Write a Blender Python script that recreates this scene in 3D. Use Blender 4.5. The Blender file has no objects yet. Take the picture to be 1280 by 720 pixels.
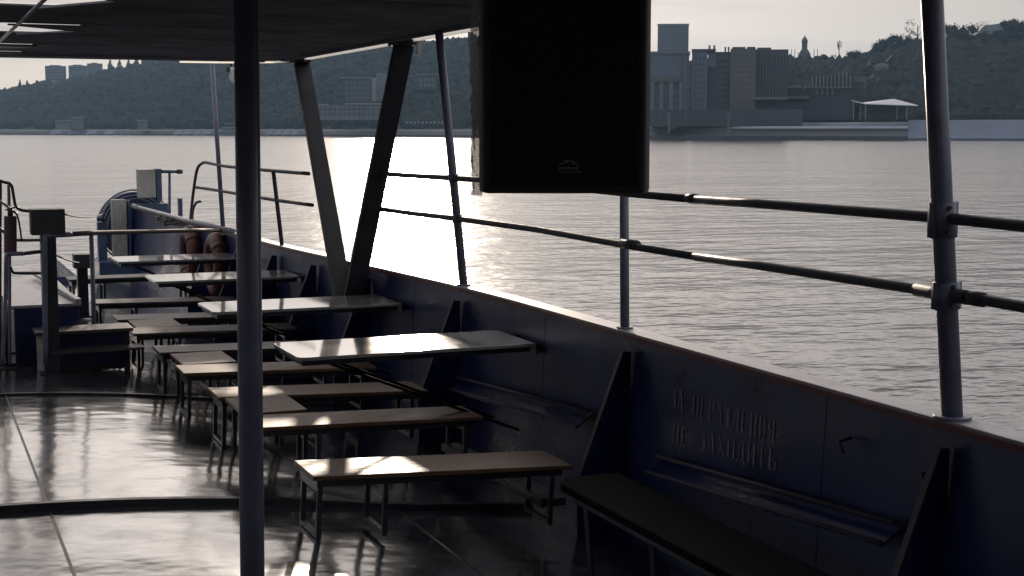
import bpy, bmesh, math, random
from mathutils import Vector, Matrix, noise
random.seed(7)
SC = bpy.context.scene
COL = SC.collection
R = math.radians
# ------------------------------------------------------------ camera
H, F = 2.15, 1800.0
PIT = math.atan(197/1800); YAW = math.atan(760/(1800*math.cos(PIT)+197*math.sin(PIT)))
cam = bpy.data.cameras.new('camera'); camo = bpy.data.objects.new('camera', cam); COL.objects.link(camo)
camo.location = (0, 0, H); camo.rotation_euler = (math.pi/2-PIT, 0, -YAW)
cam.sensor_width = 36; cam.lens = 36*F/1280; cam.clip_start = .05; cam.clip_end = 9000
SC.camera = camo
def ray(px, py):
    u = (px-640)/F; v = (360-py)/F
    f = math.cos(PIT)+v*math.sin(PIT); z = -math.sin(PIT)+v*math.cos(PIT)
    return (u*math.cos(YAW)+f*math.sin(YAW), -u*math.sin(YAW)+f*math.cos(YAW), z)
def az(px, py, z):                      # survey helpers: where a sight line meets a plane of the ship
    r = ray(px, py); t = (z-H)/r[2]; return Vector((r[0]*t, r[1]*t, z))
def ax(px, py, X):
    r = ray(px, py); t = X/r[0]; return Vector((X, r[1]*t, H+r[2]*t))
def ay(px, py, Y):
    r = ray(px, py); t = Y/r[1]; return Vector((r[0]*t, Y, H+r[2]*t))
def ad(px, py, D):                      # point at horizontal distance D
    r = ray(px, py); t = D/math.hypot(r[0], r[1]); return Vector((r[0]*t, r[1]*t, H+r[2]*t))
# ------------------------------------------------------------ materials
def mat(name, col, rough=.5, metal=0, spec=.5, noise_s=None, noise_a=.3, bump=0, bump_s=20, rvar=0, stretch=None, trans=0, emis=None, coat=0):
    m = bpy.data.materials.new(name); m.use_nodes = True
    nt = m.node_tree; N = nt.nodes; L = nt.links; b = N['Principled BSDF']
    b.inputs['Base Color'].default_value = (*col, 1); b.inputs['Roughness'].default_value = rough
    b.inputs['Metallic'].default_value = metal; b.inputs['Specular IOR Level'].default_value = spec
    b.inputs['Coat Weight'].default_value = coat; b.inputs['Coat Roughness'].default_value = .05
    if trans: b.inputs['Transmission Weight'].default_value = trans
    tc = N.new('ShaderNodeTexCoord'); mp = N.new('ShaderNodeMapping'); L.new(tc.outputs['Object'], mp.inputs[0])
    if stretch: mp.inputs['Scale'].default_value = stretch
    if noise_s:
        n = N.new('ShaderNodeTexNoise'); n.inputs['Scale'].default_value = noise_s; n.inputs['Detail'].default_value = 6; n.inputs['Roughness'].default_value = .6
        L.new(mp.outputs[0], n.inputs['Vector'])
        r = N.new('ShaderNodeValToRGB'); r.color_ramp.elements[0].position = .3; r.color_ramp.elements[1].position = .7
        r.color_ramp.elements[0].color = tuple(c*(1-noise_a) for c in col)+(1,); r.color_ramp.elements[1].color = tuple(min(1, c*(1+noise_a)) for c in col)+(1,)
        L.new(n.outputs[0], r.inputs[0]); L.new(r.outputs[0], b.inputs['Base Color'])
        if rvar:
            q = N.new('ShaderNodeMapRange'); q.inputs['From Min'].default_value = .3; q.inputs['From Max'].default_value = .7
            q.inputs['To Min'].default_value = max(.02, rough-rvar); q.inputs['To Max'].default_value = rough+rvar
            L.new(n.outputs[0], q.inputs[0]); L.new(q.outputs[0], b.inputs['Roughness'])
    if bump:
        n2 = N.new('ShaderNodeTexNoise'); n2.inputs['Scale'].default_value = bump_s; n2.inputs['Detail'].default_value = 4
        L.new(mp.outputs[0], n2.inputs['Vector'])
        bp = N.new('ShaderNodeBump'); bp.inputs['Strength'].default_value = 1; bp.inputs['Distance'].default_value = bump
        L.new(n2.outputs[0], bp.inputs['Height']); L.new(bp.outputs[0], b.inputs['Normal'])
    if emis:
        b.inputs['Emission Color'].default_value = (*emis[0], 1); b.inputs['Emission Strength'].default_value = emis[1]
    return m
M = {}
M['navy'] = mat('navy_paint', (.012, .020, .085), .34, noise_s=2.5, noise_a=.35, bump=.006, bump_s=3, rvar=.12)
M['frame'] = mat('dark_frame_paint', (.022, .024, .034), .35, noise_s=8, noise_a=.3, rvar=.1)
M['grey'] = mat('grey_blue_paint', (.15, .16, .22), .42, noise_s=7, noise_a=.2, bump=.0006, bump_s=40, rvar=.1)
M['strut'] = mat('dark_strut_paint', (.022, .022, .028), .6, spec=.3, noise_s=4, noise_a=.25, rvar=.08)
M['rail'] = mat('rail_paint', (.06, .06, .075), .55, spec=.25, noise_s=9, noise_a=.35, bump=.0008, bump_s=60, rvar=.12)
M['palerail'] = mat('pale_rail_paint', (.30, .30, .32), .4, noise_s=9, noise_a=.3)
M['cap'] = mat('gunwale_cap_paint', (.30, .29, .32), .45, noise_s=5, noise_a=.25, bump=.001, bump_s=25)
M['red'] = mat('red_edge_paint', (.10, .016, .015), .45, noise_s=12, noise_a=.4)
M['black'] = mat('black_cloth', (.03, .03, .03), .8, spec=.2, noise_s=60, noise_a=.3)
M['blackpl'] = mat('black_plastic', (.055, .055, .06), .5, spec=.3, bump=.0006, bump_s=120)
M['emblem'] = mat('emblem_grey', (.30, .30, .32), .5)
M['ply'] = mat('worn_plywood', (.125, .072, .040), .46, spec=.3, noise_s=3.5, noise_a=.6, bump=.0009, bump_s=14, rvar=.16, stretch=(1.2, 13, 9), coat=0)
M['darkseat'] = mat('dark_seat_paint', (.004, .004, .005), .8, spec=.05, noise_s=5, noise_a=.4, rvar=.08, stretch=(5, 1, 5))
M['brownrail'] = mat('brown_rail_paint', (.035, .02, .018), .65, noise_s=9, noise_a=.3)
M['plyg'] = mat('grey_worn_board', (.075, .065, .062), .45, spec=.35, noise_s=3.5, noise_a=.55, bump=.0007, bump_s=14, rvar=.1, stretch=(1.2, 9, 9), coat=0)
M['table'] = mat('glossy_tabletop', (.30, .29, .28), .09, noise_s=3, noise_a=.15, bump=.0008, bump_s=1.8, rvar=.03, coat=.5)
M['roof'] = mat('roof_paint', (.22, .22, .24), .8, spec=0, noise_s=2, noise_a=.25, bump=.003, bump_s=3)
M['white'] = mat('white_paint', (.6, .6, .58), .45, noise_s=14, noise_a=.2)
M['wood'] = mat('pale_weathered_panel', (.36, .35, .32), .5, noise_s=3, noise_a=.25, stretch=(4, 4, 1))
M['winch'] = mat('blue_steel', (.06, .09, .16), .4, noise_s=5, noise_a=.25)
M['ring'] = mat('orange_ring', (.085, .013, .012), .5, noise_s=5, noise_a=.25)
M['ringband'] = mat('white_ring_band', (.10, .03, .028), .5)
M['rope'] = mat('grey_rope', (.16, .15, .14), .8, noise_s=90, noise_a=.5)
M['letter'] = mat('stencil_letter_paint', (.20, .20, .23), .6, noise_s=24, noise_a=.6)
M['ext'] = mat('extinguisher_paint', (.09, .04, .07), .35)
# deck: painted steel plates, wet-looking and dented
def deck_mat():
    m = mat('deck_paint', (.05, .053, .06), .21, noise_s=3.1, noise_a=.5, rvar=.09)
    nt = m.node_tree; N = nt.nodes; L = nt.links; b = N['Principled BSDF']; tc = N['Texture Coordinate']
    def nz(scale, sx, sy, det, dist):
        mp = N.new('ShaderNodeMapping'); mp.inputs['Scale'].default_value = (sx, sy, 1); L.new(tc.outputs['Object'], mp.inputs[0])
        n = N.new('ShaderNodeTexNoise'); n.inputs['Scale'].default_value = scale; n.inputs['Detail'].default_value = det
        L.new(mp.outputs[0], n.inputs['Vector'])
        q = N.new('ShaderNodeMath'); q.operation = 'MULTIPLY'; q.inputs[1].default_value = dist; L.new(n.outputs[0], q.inputs[0]); return q
    a = nz(1.2, 1.0, 1.6, 2, .012); c = nz(7, 1, 1.3, 3, .0011); d = nz(2.7, 1, 1.4, 2, .005)
    s = N.new('ShaderNodeMath'); s.operation = 'ADD'; L.new(a.outputs[0], s.inputs[0]); L.new(c.outputs[0], s.inputs[1])
    s2 = N.new('ShaderNodeMath'); s2.operation = 'ADD'; L.new(s.outputs[0], s2.inputs[0]); L.new(d.outputs[0], s2.inputs[1])
    bp = N.new('ShaderNodeBump'); bp.inputs['Strength'].default_value = 1; bp.inputs['Distance'].default_value = 1
    L.new(s2.outputs[0], bp.inputs['Height']); L.new(bp.outputs[0], b.inputs['Normal'])
    pn = N.new('ShaderNodeTexNoise'); pn.inputs['Scale'].default_value = 1.1; pn.inputs['Detail'].default_value = 9; pn.inputs['Roughness'].default_value = .7; L.new(tc.outputs['Object'], pn.inputs['Vector'])
    pr = N.new('ShaderNodeMapRange'); pr.inputs['From Min'].default_value = .5; pr.inputs['From Max'].default_value = .62; pr.inputs['To Min'].default_value = .9; pr.inputs['To Max'].default_value = .5; L.new(pn.outputs[0], pr.inputs[0]); L.new(pr.outputs[0], b.inputs['Coat Weight']); L.new(bp.outputs[0], b.inputs['Coat Normal']); b.inputs['Coat Roughness'].default_value = .12
    return m
M['deck'] = deck_mat()
def water_mat():
    m = bpy.data.materials.new('river_water'); m.use_nodes = True
    nt = m.node_tree; N = nt.nodes; L = nt.links; b = N['Principled BSDF']
    b.inputs['Base Color'].default_value = (.05, .052, .058, 1); b.inputs['Roughness'].default_value = .17; b.inputs['IOR'].default_value = 1.33
    tc = N.new('ShaderNodeTexCoord'); acc = None
    for sc, ang, sx, det, dist in ((.06, 20, .6, 2, .25), (.35, 35, .5, 3, .13), (1.1, 10, .6, 3, .10), (3.6, 25, .7, 3, .026), (9, 15, .6, 2, .004)):
        mp = N.new('ShaderNodeMapping'); mp.inputs['Rotation'].default_value = (0, 0, R(ang)); mp.inputs['Scale'].default_value = (sx, 1, 1)
        L.new(tc.outputs['Object'], mp.inputs[0])
        n = N.new('ShaderNodeTexNoise'); n.inputs['Scale'].default_value = sc; n.inputs['Detail'].default_value = det
        L.new(mp.outputs[0], n.inputs['Vector'])
        q = N.new('ShaderNodeMath'); q.operation = 'MULTIPLY'; q.inputs[1].default_value = dist; L.new(n.outputs[0], q.inputs[0])
        if acc is None: acc = q
        else:
            s = N.new('ShaderNodeMath'); s.operation = 'ADD'; L.new(acc.outputs[0], s.inputs[0]); L.new(q.outputs[0], s.inputs[1]); acc = s
    bp = N.new('ShaderNodeBump'); bp.inputs['Strength'].default_value = 1; bp.inputs['Distance'].default_value = 1
    L.new(acc.outputs[0], bp.inputs['Height']); L.new(bp.outputs[0], b.inputs['Normal'])
    return m
M['water'] = water_mat()
M['leaf'] = mat('foliage', (.028, .032, .026), .9, spec=.05, noise_s=.05, noise_a=.4)
M['leaf2'] = mat('foliage_dark', (.026, .032, .024), .9, spec=.05, noise_s=.2, noise_a=.4)
M['bark'] = mat('bark', (.09, .07, .05), .9)
M['ground'] = mat('hill_ground', (.04, .042, .03), .95, spec=.05, noise_s=.02, noise_a=.4)
M['concrete'] = mat('embankment_concrete', (.10, .12, .18), .7, noise_s=.06, noise_a=.2)
M['pale'] = mat('pale_promenade', (.28, .30, .36), .7, noise_s=.06, noise_a=.2)
M['quaydark'] = mat('quay_wall', (0.055, 0.059, 0.067), .7, noise_s=.05, noise_a=.35)
M['fblue'] = mat('blue_grey_facade', (0.086, 0.106, 0.148), .6, noise_s=.05, noise_a=.12)
M['fbrown'] = mat('brown_grey_facade', (0.094, 0.090, 0.094), .7, noise_s=.08, noise_a=.15)
M['fdark'] = mat('dark_facade', (0.035, 0.039, 0.051), .6, noise_s=.1, noise_a=.2)
M['glass'] = mat('window_glass', (.05, .07, .09), .12)
M['fwhite'] = mat('pale_facade', (0.195, 0.195, 0.195), .6, noise_s=.1, noise_a=.15)
M['fgrey'] = mat('grey_facade', (0.117, 0.125, 0.133), .6, noise_s=.1, noise_a=.15)
M['tent'] = mat('white_canvas', (.7, .7, .72), .6)
# thin translucent sheets
def trans_mat(name, col, fac):
    m = bpy.data.materials.new(name); m.use_nodes = True; nt = m.node_tree; N = nt.nodes; L = nt.links
    b = N['Principled BSDF']; b.inputs['Base Color'].default_value = (*col, 1); b.inputs['Roughness'].default_value = .3
    t = N.new('ShaderNodeBsdfTranslucent'); t.inputs[0].default_value = (*col, 1)
    mx = N.new('ShaderNodeMixShader'); mx.inputs[0].default_value = fac
    L.new(b.outputs[0], mx.inputs[1]); L.new(t.outputs[0], mx.inputs[2]); L.new(mx.outputs[0], N['Material Output'].inputs[0]); return m
M['translu'] = trans_mat('milky_plastic_strip', (.97, .96, .93), .97)
M['skylight'] = bpy.data.materials.new('clear_skylight_sheet'); M['skylight'].use_nodes = True
_n = M['skylight'].node_tree.nodes; _l = M['skylight'].node_tree.links; _t = _n.new('ShaderNodeBsdfTransparent'); _x = _n.new('ShaderNodeMixShader'); _x.inputs[0].default_value = .9
_n['Principled BSDF'].inputs['Roughness'].default_value = .1; _l.new(_n['Principled BSDF'].outputs[0], _x.inputs[1]); _l.new(_t.outputs[0], _x.inputs[2]); _l.new(_x.outputs[0], _n['Material Output'].inputs[0])
def film_mat():
    m = bpy.data.materials.new('crumpled_clear_film'); m.use_nodes = True; nt = m.node_tree; N = nt.nodes; L = nt.links
    b = N['Principled BSDF']; b.inputs['Base Color'].default_value = (.5, .48, .45, 1); b.inputs['Roughness'].default_value = .2
    tr = N.new('ShaderNodeBsdfTransparent'); mx = N.new('ShaderNodeMixShader'); mx.inputs[0].default_value = .45
    tl = N.new('ShaderNodeBsdfTranslucent'); tl.inputs[0].default_value = (.6, .56, .5, 1); mx2 = N.new('ShaderNodeMixShader'); mx2.inputs[0].default_value = .5
    L.new(b.outputs[0], mx2.inputs[1]); L.new(tl.outputs[0], mx2.inputs[2]); L.new(mx2.outputs[0], mx.inputs[1]); L.new(tr.outputs[0], mx.inputs[2])
    L.new(mx.outputs[0], N['Material Output'].inputs[0]); return m
M['film'] = film_mat()
# ------------------------------------------------------------ mesh builder
class MB:
    def __init__(s): s.v = []; s.f = []
    def poly(s, pts): n = len(s.v); s.v += [tuple(p) for p in pts]; s.f.append(tuple(range(n, n+len(pts)))); return s
    def prism(s, pts, off):             # polygon extruded by a vector
        n = len(s.v); k = len(pts); off = Vector(off); pts = [Vector(p) for p in pts]
        s.v += [tuple(p) for p in pts]+[tuple(p+off) for p in pts]
        s.f.append(tuple(range(n, n+k))[::-1]); s.f.append(tuple(range(n+k, n+2*k)))
        for i in range(k): j = (i+1) % k; s.f.append((n+i, n+j, n+k+j, n+k+i))
        return s
    def box(s, x0, x1, y0, y1, z0, z1): return s.prism([(x0, y0, z0), (x1, y0, z0), (x1, y1, z0), (x0, y1, z0)], (0, 0, z1-z0))
    def bar(s, a, b, w, t, up=(0, 0, 1)):   # rectangular bar from a to b; w sideways, t along up
        a = Vector(a); b = Vector(b); d = (b-a).normalized(); u = Vector(up); sd = d.cross(u).normalized(); u = sd.cross(d).normalized()
        c = [a+sd*w/2+u*t/2, a-sd*w/2+u*t/2, a-sd*w/2-u*t/2, a+sd*w/2-u*t/2]; return s.prism(c, b-a)
    def tube(s, path, r, n=12, r2=None):
        P = [Vector(p) for p in path]; k0 = len(s.v); K = len(P)
        prev = None
        for i, p in enumerate(P):
            d = (P[min(i+1, K-1)]-P[max(i-1, 0)]).normalized()
            u = prev if prev is not None else (Vector((0, 0, 1)) if abs(d.z) < .9 else Vector((1, 0, 0)))
            u = (u-d*u.dot(d)).normalized(); prev = u; w = d.cross(u)
            rr = r if r2 is None else r+(r2-r)*i/(K-1)
            for j in range(n):
                a = 2*math.pi*j/n; s.v.append(tuple(p+(u*math.cos(a)+w*math.sin(a))*rr))
        for i in range(K-1):
            for j in range(n):
                a = k0+i*n+j; b = k0+i*n+(j+1) % n; s.f.append((a, b, b+n, a+n))
        s.f.append(tuple(range(k0, k0+n))[::-1]); s.f.append(tuple(range(k0+(K-1)*n, k0+K*n)))
        return s
    def build(s, name, m, parent=None, bevel=0, smooth=False):
        me = bpy.data.meshes.new(name); me.from_pydata(s.v, [], s.f); me.materials.append(m)
        bm = bmesh.new(); bm.from_mesh(me); bmesh.ops.recalc_face_normals(bm, faces=bm.faces); bm.to_mesh(me); bm.free()
        o = bpy.data.objects.new(name, me); COL.objects.link(o)
        if parent is not None:
            o.parent = parent; o.matrix_parent_inverse = Matrix.Identity(4)
            if parent.parent is None: o.location = -Vector(parent.location) if not parent.get('_local') else (0, 0, 0)
        if smooth:
            for p in me.polygons: p.use_smooth = len(p.vertices) == 4
        if bevel:
            b = o.modifiers.new('bevel', 'BEVEL'); b.width = bevel; b.segments = 2; b.limit_method = 'ANGLE'
        return o
def tag(o, label=None, cat=None, group=None, kind=None):
    if label: o['label'] = label
    if cat: o['category'] = cat
    if group: o['group'] = group
    if kind: o['kind'] = kind
    return o
def thing(name, label, cat, loc=(0, 0, 0), group=None, local=False):
    o = bpy.data.objects.new(name, None); COL.objects.link(o); o.location = loc; o.empty_display_size = .1
    if local: o['_local'] = 1
    return tag(o, label, cat, group)
def dup(root, loc, rot=None, label=None):
    r = root.copy(); COL.objects.link(r); r.location = loc
    if rot: r.rotation_euler = rot
    if label: r['label'] = label
    for ch in list(root.children):
        c = ch.copy(); COL.objects.link(c); c.parent = r
        for g in ch.children: d = g.copy(); COL.objects.link(d); d.parent = c
    return r
def smoothpath(pts, k=6):               # Catmull-Rom
    P = [Vector(p) for p in pts]; out = []
    for i in range(len(P)-1):
        p0 = P[max(i-1, 0)]; p1 = P[i]; p2 = P[i+1]; p3 = P[min(i+2, len(P)-1)]
        for j in range(k):
            t = j/k; out.append(.5*((2*p1)+(p2-p0)*t+(2*p0-5*p1+4*p2-p3)*t*t+(3*p1-p0-3*p2+p3)*t**3))
    out.append(P[-1]); return out
# ------------------------------------------------------------ deck
def zc(X): a = abs(X); return .119-.033*a*a if a < 2.6 else .119-.033*6.76-.1*(a-2.6)
PW = 1.98
seams_x = [-3.32, -1.34, .64, 2.62]
mb = MB(); xs = sorted(set([-3.9+.2*i for i in range(40)]+seams_x+[3.93]))
ys = [-6+.5*i for i in range(66)]
for i in range(len(xs)):
    for y in ys: mb.v.append((xs[i], y, zc(xs[i])))
ny = len(ys)
for i in range(len(xs)-1):
    for j in range(ny-1):
        if ys[j] >= 21 and xs[i] < 2.1: continue
        a = i*ny+j; mb.f.append((a, a+1, a+ny+1, a+ny))
deck = mb.build('deck', M['deck'], smooth=True); tag(deck, kind='structure')
mb = MB()
for x in seams_x[1:]:
    for y in (y for y in ys[:-20]): mb.bar((x, y, zc(x)+.001), (x, y+.5, zc(x)+.001), .014, .006)
sm = mb.build('deck_seam', M['frame']); tag(sm, kind='structure')
def crossbar(Y, h, w):
    mb = MB(); X = [-3.5+.25*i for i in range(29)]
    for a, b in zip(X, X[1:]): mb.prism([(a, Y, zc(a)-.01), (a, Y+w, zc(a)-.01), (a, Y+w, zc(a)+h), (a, Y, zc(a)+h)], (b-a, 0, zc(b)-zc(a)))
    return mb.build('deck_cross_bar', M['frame'])
for Y, h, w, l in ((8.0, .04, .05, 'dark steel strip crossing the deck under the nearest bench'), (11.65, .02, .04, 'thin dark steel strip crossing the deck farther off')):
    tag(crossbar(Y, h, w), l, 'deck strip')
# hull outside
hullx = lambda y: 3.55 if y < 9 else (3.55-.17*(y-9)/2.3 if y < 11.3 else (3.38-.18*(y-11.3)/2 if y < 13.3 else (3.2-.04*(y-13.3)/2 if y < 15.3 else 3.16-.2*(y-15.3)/5.8)))
def hx(y): return (hullx(y-.6)+hullx(y)+hullx(y+.6))/3
GW = 1.08; KS = 1.0935
def bulwark(side, label):
    t = thing('bulwark', label, 'bulwark', (side*3.55, 6, 0))
    Y = [-6+.6*i for i in range(46)]
    mb = MB(); s = side
    prof = lambda y: [(hx(y)-.01, GW-.03), (hx(y)-.05, .3), (hx(y)-.07, -.36), (hx(y)-.02, -.36), (hx(y)+.0, .3), (hx(y)+.045, GW-.03)]
    def sweep(mb, prof):
        k0 = len(mb.v); k = len(prof(0))
        for y in Y: mb.v += [(s*x, y, z) for x, z in prof(y)]
        for i in range(len(Y)-1):
            for j in range(k): a = k0+i*k+j; b = k0+i*k+(j+1) % k; mb.f.append((a, b, b+k, a+k))
        mb.f.append(tuple(range(k0, k0+k))); mb.f.append(tuple(range(k0+(len(Y)-1)*k, k0+len(Y)*k)))
        return mb
    sweep(mb, prof).build('plating', M['navy'], t)
    sweep(MB(), lambda y: [(hx(y)-.035, GW-.028), (hx(y)+.09, GW-.028), (hx(y)+.09, GW), (hx(y)-.035, GW)]).build('cap', M['cap'], t, bevel=.004)
    sweep(MB(), lambda y: [(hx(y)-.045, GW-.036), (hx(y)-.037, GW-.036), (hx(y)-.037, GW-.010), (hx(y)-.045, GW-.010)]).build('edge_strip', M['red'], t)
    mb = MB()
    return t
bw = bulwark(1, 'dark navy bulwark with red edged top running along the water side')
# port bulwark, out of frame, mirrors the starboard one
bp_ = bulwark(-1, 'matching navy bulwark on the far port side of the deck')
hull = MB()
for s in (-1, 1):
    for y in [-6+1.35*i for i in range(20)]:
        y2 = y+1.35
        hull.poly([(s*(hx(y)+.05), y, GW-.04), (s*(hx(y2)+.05), y2, GW-.04), (s*(hx(y2)-.25), y2, -1.6), (s*(hx(y)-.25), y, -1.6)])
hull.poly([(-3.0, 19.4, .26), (2.0, 19.4, .26), (2.0, 18.9, -1.6), (-3.0, 18.9, -1.6)])
hull.poly([(2.0, 19.4, .26), (2.0, 24.2, .26), (2.0, 24.2, -1.6), (2.0, 18.9, -1.6)])
hull.build('hull_side', M['navy'], bw)
# knee brackets on the starboard bulwark
knees = [4.2, 6.75, 9.25, 10.95, 12.2, 13.3, 14.6, 15.9]
for y in knees:
    x = hx(y)-.03
    mb = MB(); mb.prism([(x, y, GW-.1), (x-.05, y, GW-.1), (x-.31, y, .30), (x-.31, y, -.2), (x, y, -.3)], (0, .012, 0))
    k = mb.build('knee_bracket', M['navy'], bw)
    MB().bar((x-.045, y+.006, GW-.09), (x-.315, y+.006, .29), .032, .008, up=(-1, 0, -.5)).build('flange', M['rail'], k)
for wy in (3.1, 5.0, 7.9, 10.1):
    MB().prism([(hx(wy)-.049, wy, .30), (hx(wy)-.009, wy, GW-.04), (hx(wy)-.0125, wy, GW-.04), (hx(wy)-.0525, wy, .30)], (0, .005, 0)).build('weld_seam', M['navy'], bw)
# inner ledge pipes between the brackets
for (a, b, zA, zB) in ((6.3, 4.4, .44, .58), (9.1, 7.1, .40, .52)):
    for dx, dz in ((.0, 0), (.055, .075)):
        MB().tube([(hx(a)-.17+dx, a, zA+dz), (hx(b)-.17+dx, b, zB+dz)], .011, 8).build('ledge_pipe', M['rail'], bw, smooth=True)
    mb = MB(); mb.prism([(hx(a)-.17, a, zA-.006), (hx(a)-.06, a, zA+.07), (hx(a)-.06, a, zA+.058), (hx(a)-.17, a, zA-.018)], (0, b-a, zB-zA)); mb.build('ledge', M['navy'], bw)
for py_, pz in ((4.80, .90), (4.28, .88)):
    mb = MB(); mb.tube([(hx(py_)-.03, py_, pz), (hx(py_)-.09, py_, pz-.01), (hx(py_)-.09, py_-.03, pz-.05)], .007, 8); mb.build('lashing_hook', M['frame'], bw, smooth=True)
# stencilled lettering, vertical strokes heavy, horizontals thin
G = {
 'З': [('b', .05, .95, .8, .95), ('v', .72, .5, .93), ('b', .25, .52, .75, .52), ('v', .78, .07, .5), ('b', .05, .05, .8, .05)],
 'А': [('d', .1, 0, .45, 1, .07), ('d', .85, 0, .5, 1, .2), ('b', .2, .32, .75, .32)],
 'О': [('v', .15, .08, .92), ('v', .85, .08, .92), ('b', .2, .97, .8, .97), ('b', .2, .03, .8, .03)],
 'Г': [('v', .2, 0, 1), ('b', .1, .97, .9, .97), ('d', .88, .97, .86, .75, .06)],
 'Р': [('v', .2, 0, 1), ('v', .82, .52, .93), ('b', .2, .97, .8, .97), ('b', .2, .48, .8, .48)],
 'Ж': [('v', .5, 0, 1), ('d', .05, 0, .4, .5, .14), ('d', .95, 0, .6, .5, .14), ('d', .05, 1, .4, .5, .14), ('d', .95, 1, .6, .5, .14)],
 'Д': [('d', .2, .05, .42, 1, .08), ('v', .75, .05, 1), ('b', .0, .05, 1, .05), ('b', .4, .97, .8, .97), ('v', .04, -.12, .05), ('v', .96, -.12, .05)],
 'Е': [('v', .2, 0, 1), ('b', .1, .97, .85, .97), ('b', .2, .52, .7, .52), ('b', .1, .03, .85, .03)],
 'Н': [('v', .18, 0, 1), ('v', .82, 0, 1), ('b', .2, .5, .8, .5)],
 'И': [('v', .18, 0, 1), ('v', .82, 0, 1), ('d', .2, .05, .8, .95, .07)],
 'Я': [('v', .8, 0, 1), ('v', .2, .52, .93), ('b', .2, .97, .8, .97), ('b', .2, .48, .8, .48), ('d', .1, 0, .5, .48, .14)],
 'Х': [('d', .1, 1, .9, 0, .2), ('d', .9, 1, .1, 0, .07)],
 'Т': [('v', .5, 0, 1), ('b', .05, .97, .95, .97), ('d', .07, .97, .07, .75, .06), ('d', .93, .97, .93, .75, .06)],
 'Ь': [('v', .2, 0, 1), ('v', .82, .07, .45), ('b', .2, .5, .8, .5), ('b', .2, .03, .8, .03)]}
def lettering(text, y0, y1, z0, z1, hgt):
    mb = MB(); n = len(text); adv = (y0-y1)/n; w = adv*.8
    for i, ch in enumerate(text):
        if ch == ' ': continue
        ys_ = y0-adv*i; zb = z0+(z1-z0)*i/n
        for st in G[ch]:
            if st[0] == 'v': a = (st[1], st[2]); b = (st[1], st[3]); t = .2
            elif st[0] == 'b': a = (st[1], st[2]); b = (st[3], st[4]); t = .07
            else: a = (st[1], st[2]); b = (st[3], st[4]); t = st[5]
            def P(u, v, d): 
                yy = ys_-u*w; zz = zb+v*hgt; x = hx(yy)-.05+(zz-.3)*(.04/.75)-d
                return Vector((x, yy, zz))
            tt = t*w/2
            if st[0] == 'b': q = [(a[0], a[1], 0, -1), (b[0], b[1], 0, -1), (b[0], b[1], 0, 1), (a[0], a[1], 0, 1)]; pts = [P(u, v+sg*tt/hgt*.5, .003) for u, v, _, sg in q]
            else: pts = [P(a[0]-tt/w, a[1], .003), P(b[0]-tt/w, b[1], .003), P(b[0]+tt/w, b[1], .003), P(a[0]+tt/w, a[1], .003)]
            mb.prism(pts, (-.0008, 0, 0))
    return mb
lettering('ЗА ОГРАЖДЕНИЯ', 6.32, 5.35, .752, .76, .105).build('painted_lettering', M['letter'], bw)
lettering('НЕ ЗАХОДИТЬ', 6.28, 5.32, .585, .645, .095).build('painted_lettering', M['letter'], bw)
# ------------------------------------------------------------ posts and railing
RH, RL = 1.825, 1.545
def lean(z): return -.1*(z-GW)
def roof_post(y, r, label, top=2.82, dx=0, lk=1):
    t = thing('roof_post', label, 'post', (hx(y)+.02, y, GW), 'leaning steel posts between bulwark and roof')
    x = hx(y)+.02+dx
    MB().tube([(x, y, GW-.01), (x+lean(top)*lk, y, top)], r, 20).build('post', M['grey'], t, smooth=True)
    MB().tube([(x, y, GW), (x, y, GW+.012)], r*1.75, 20).build('base_flange', M['grey'], t, smooth=True)
    for z, h_ in ((RH, .065), (RL, .05)) if r > .035 else (((RH, .028), (RL, .028)) if y < 12 else ()):
        c = MB(); c.tube([(x+lean(z-h_), y, z-h_), (x+lean(z+h_), y, z+h_)], r*1.22, 20)
        if r > .035: c.box(x+lean(z)-r*1.5, x+lean(z)+r*1.5, y-.012, y+.012, z-h_, z+h_)
        cl = c.build('rail_clamp', M['grey'], t, smooth=True)
        for dz in (-.7, .7): MB().tube([(x+lean(z)-r*.3, y-r*1.1, z+h_*dz), (x+lean(z)-r*.3, y-r*1.4, z+h_*dz)], .009, 6).build('bolt', M['frame'], cl)
    return t
roof_post(4.25, .040, 'thick grey blue leaning post at the right, nearest the camera, clamped to both rails')
roof_post(9.3, .028, 'slim dark leaning post just left of the hanging loudspeaker')
roof_post(15.6, .024, 'thin far leaning post beside the curved rail end, left of the foreground pole', top=2.86, dx=-.02, lk=.45)
rl = thing('side_railing', 'two bar steel railing above the bulwark, right of the slanted struts', 'railing', (3.5, 7, GW))
for z in (RH, RL):
    P = [(hx(y)+.02+lean(z)+.0, y, z+(.008*math.sin(y*1.7))) for y in [-4, 0, 2, 3.2, 4.25, 5.5, 6.1]]
    MB().tube(P, .021, 14).build('rail_bar', M['rail'], rl, smooth=True)
    P = [(hx(y)+.02+lean(z), y, z+(.006*math.sin(y*1.7))) for y in [6.1, 6.8, 8, 9.3, 10.2, 10.9 if z == RL else 10.66]]
    MB().tube(P, .019, 14).build('rail_bar', M['rail'], rl, smooth=True)
    if z == RH: MB().tube([(hx(6)+.02+lean(z), 6.04, z-.002), (hx(6.2)+.02+lean(z), 6.12, z-.002)], .0235, 14).build('joint_sleeve', M['rail'], rl, smooth=True)
for a, b in ((4.12, 4.42), (4.05, 4.14), (6.7, 6.86)):
    MB().tube([(hx(a)+.02+lean(RL), a, RL+.004), (hx(b)+.02+lean(RL), b, RL+.004)], .027, 14).build('joint_sleeve', M['rail'], rl, smooth=True)
y = 6.92
MB().tube([(hx(y)+.02, y, GW-.01), (hx(y)+.02+lean(RH)*.15, y, RH)], .025, 16).build('stanchion', M['grey'], rl, smooth=True)
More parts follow.
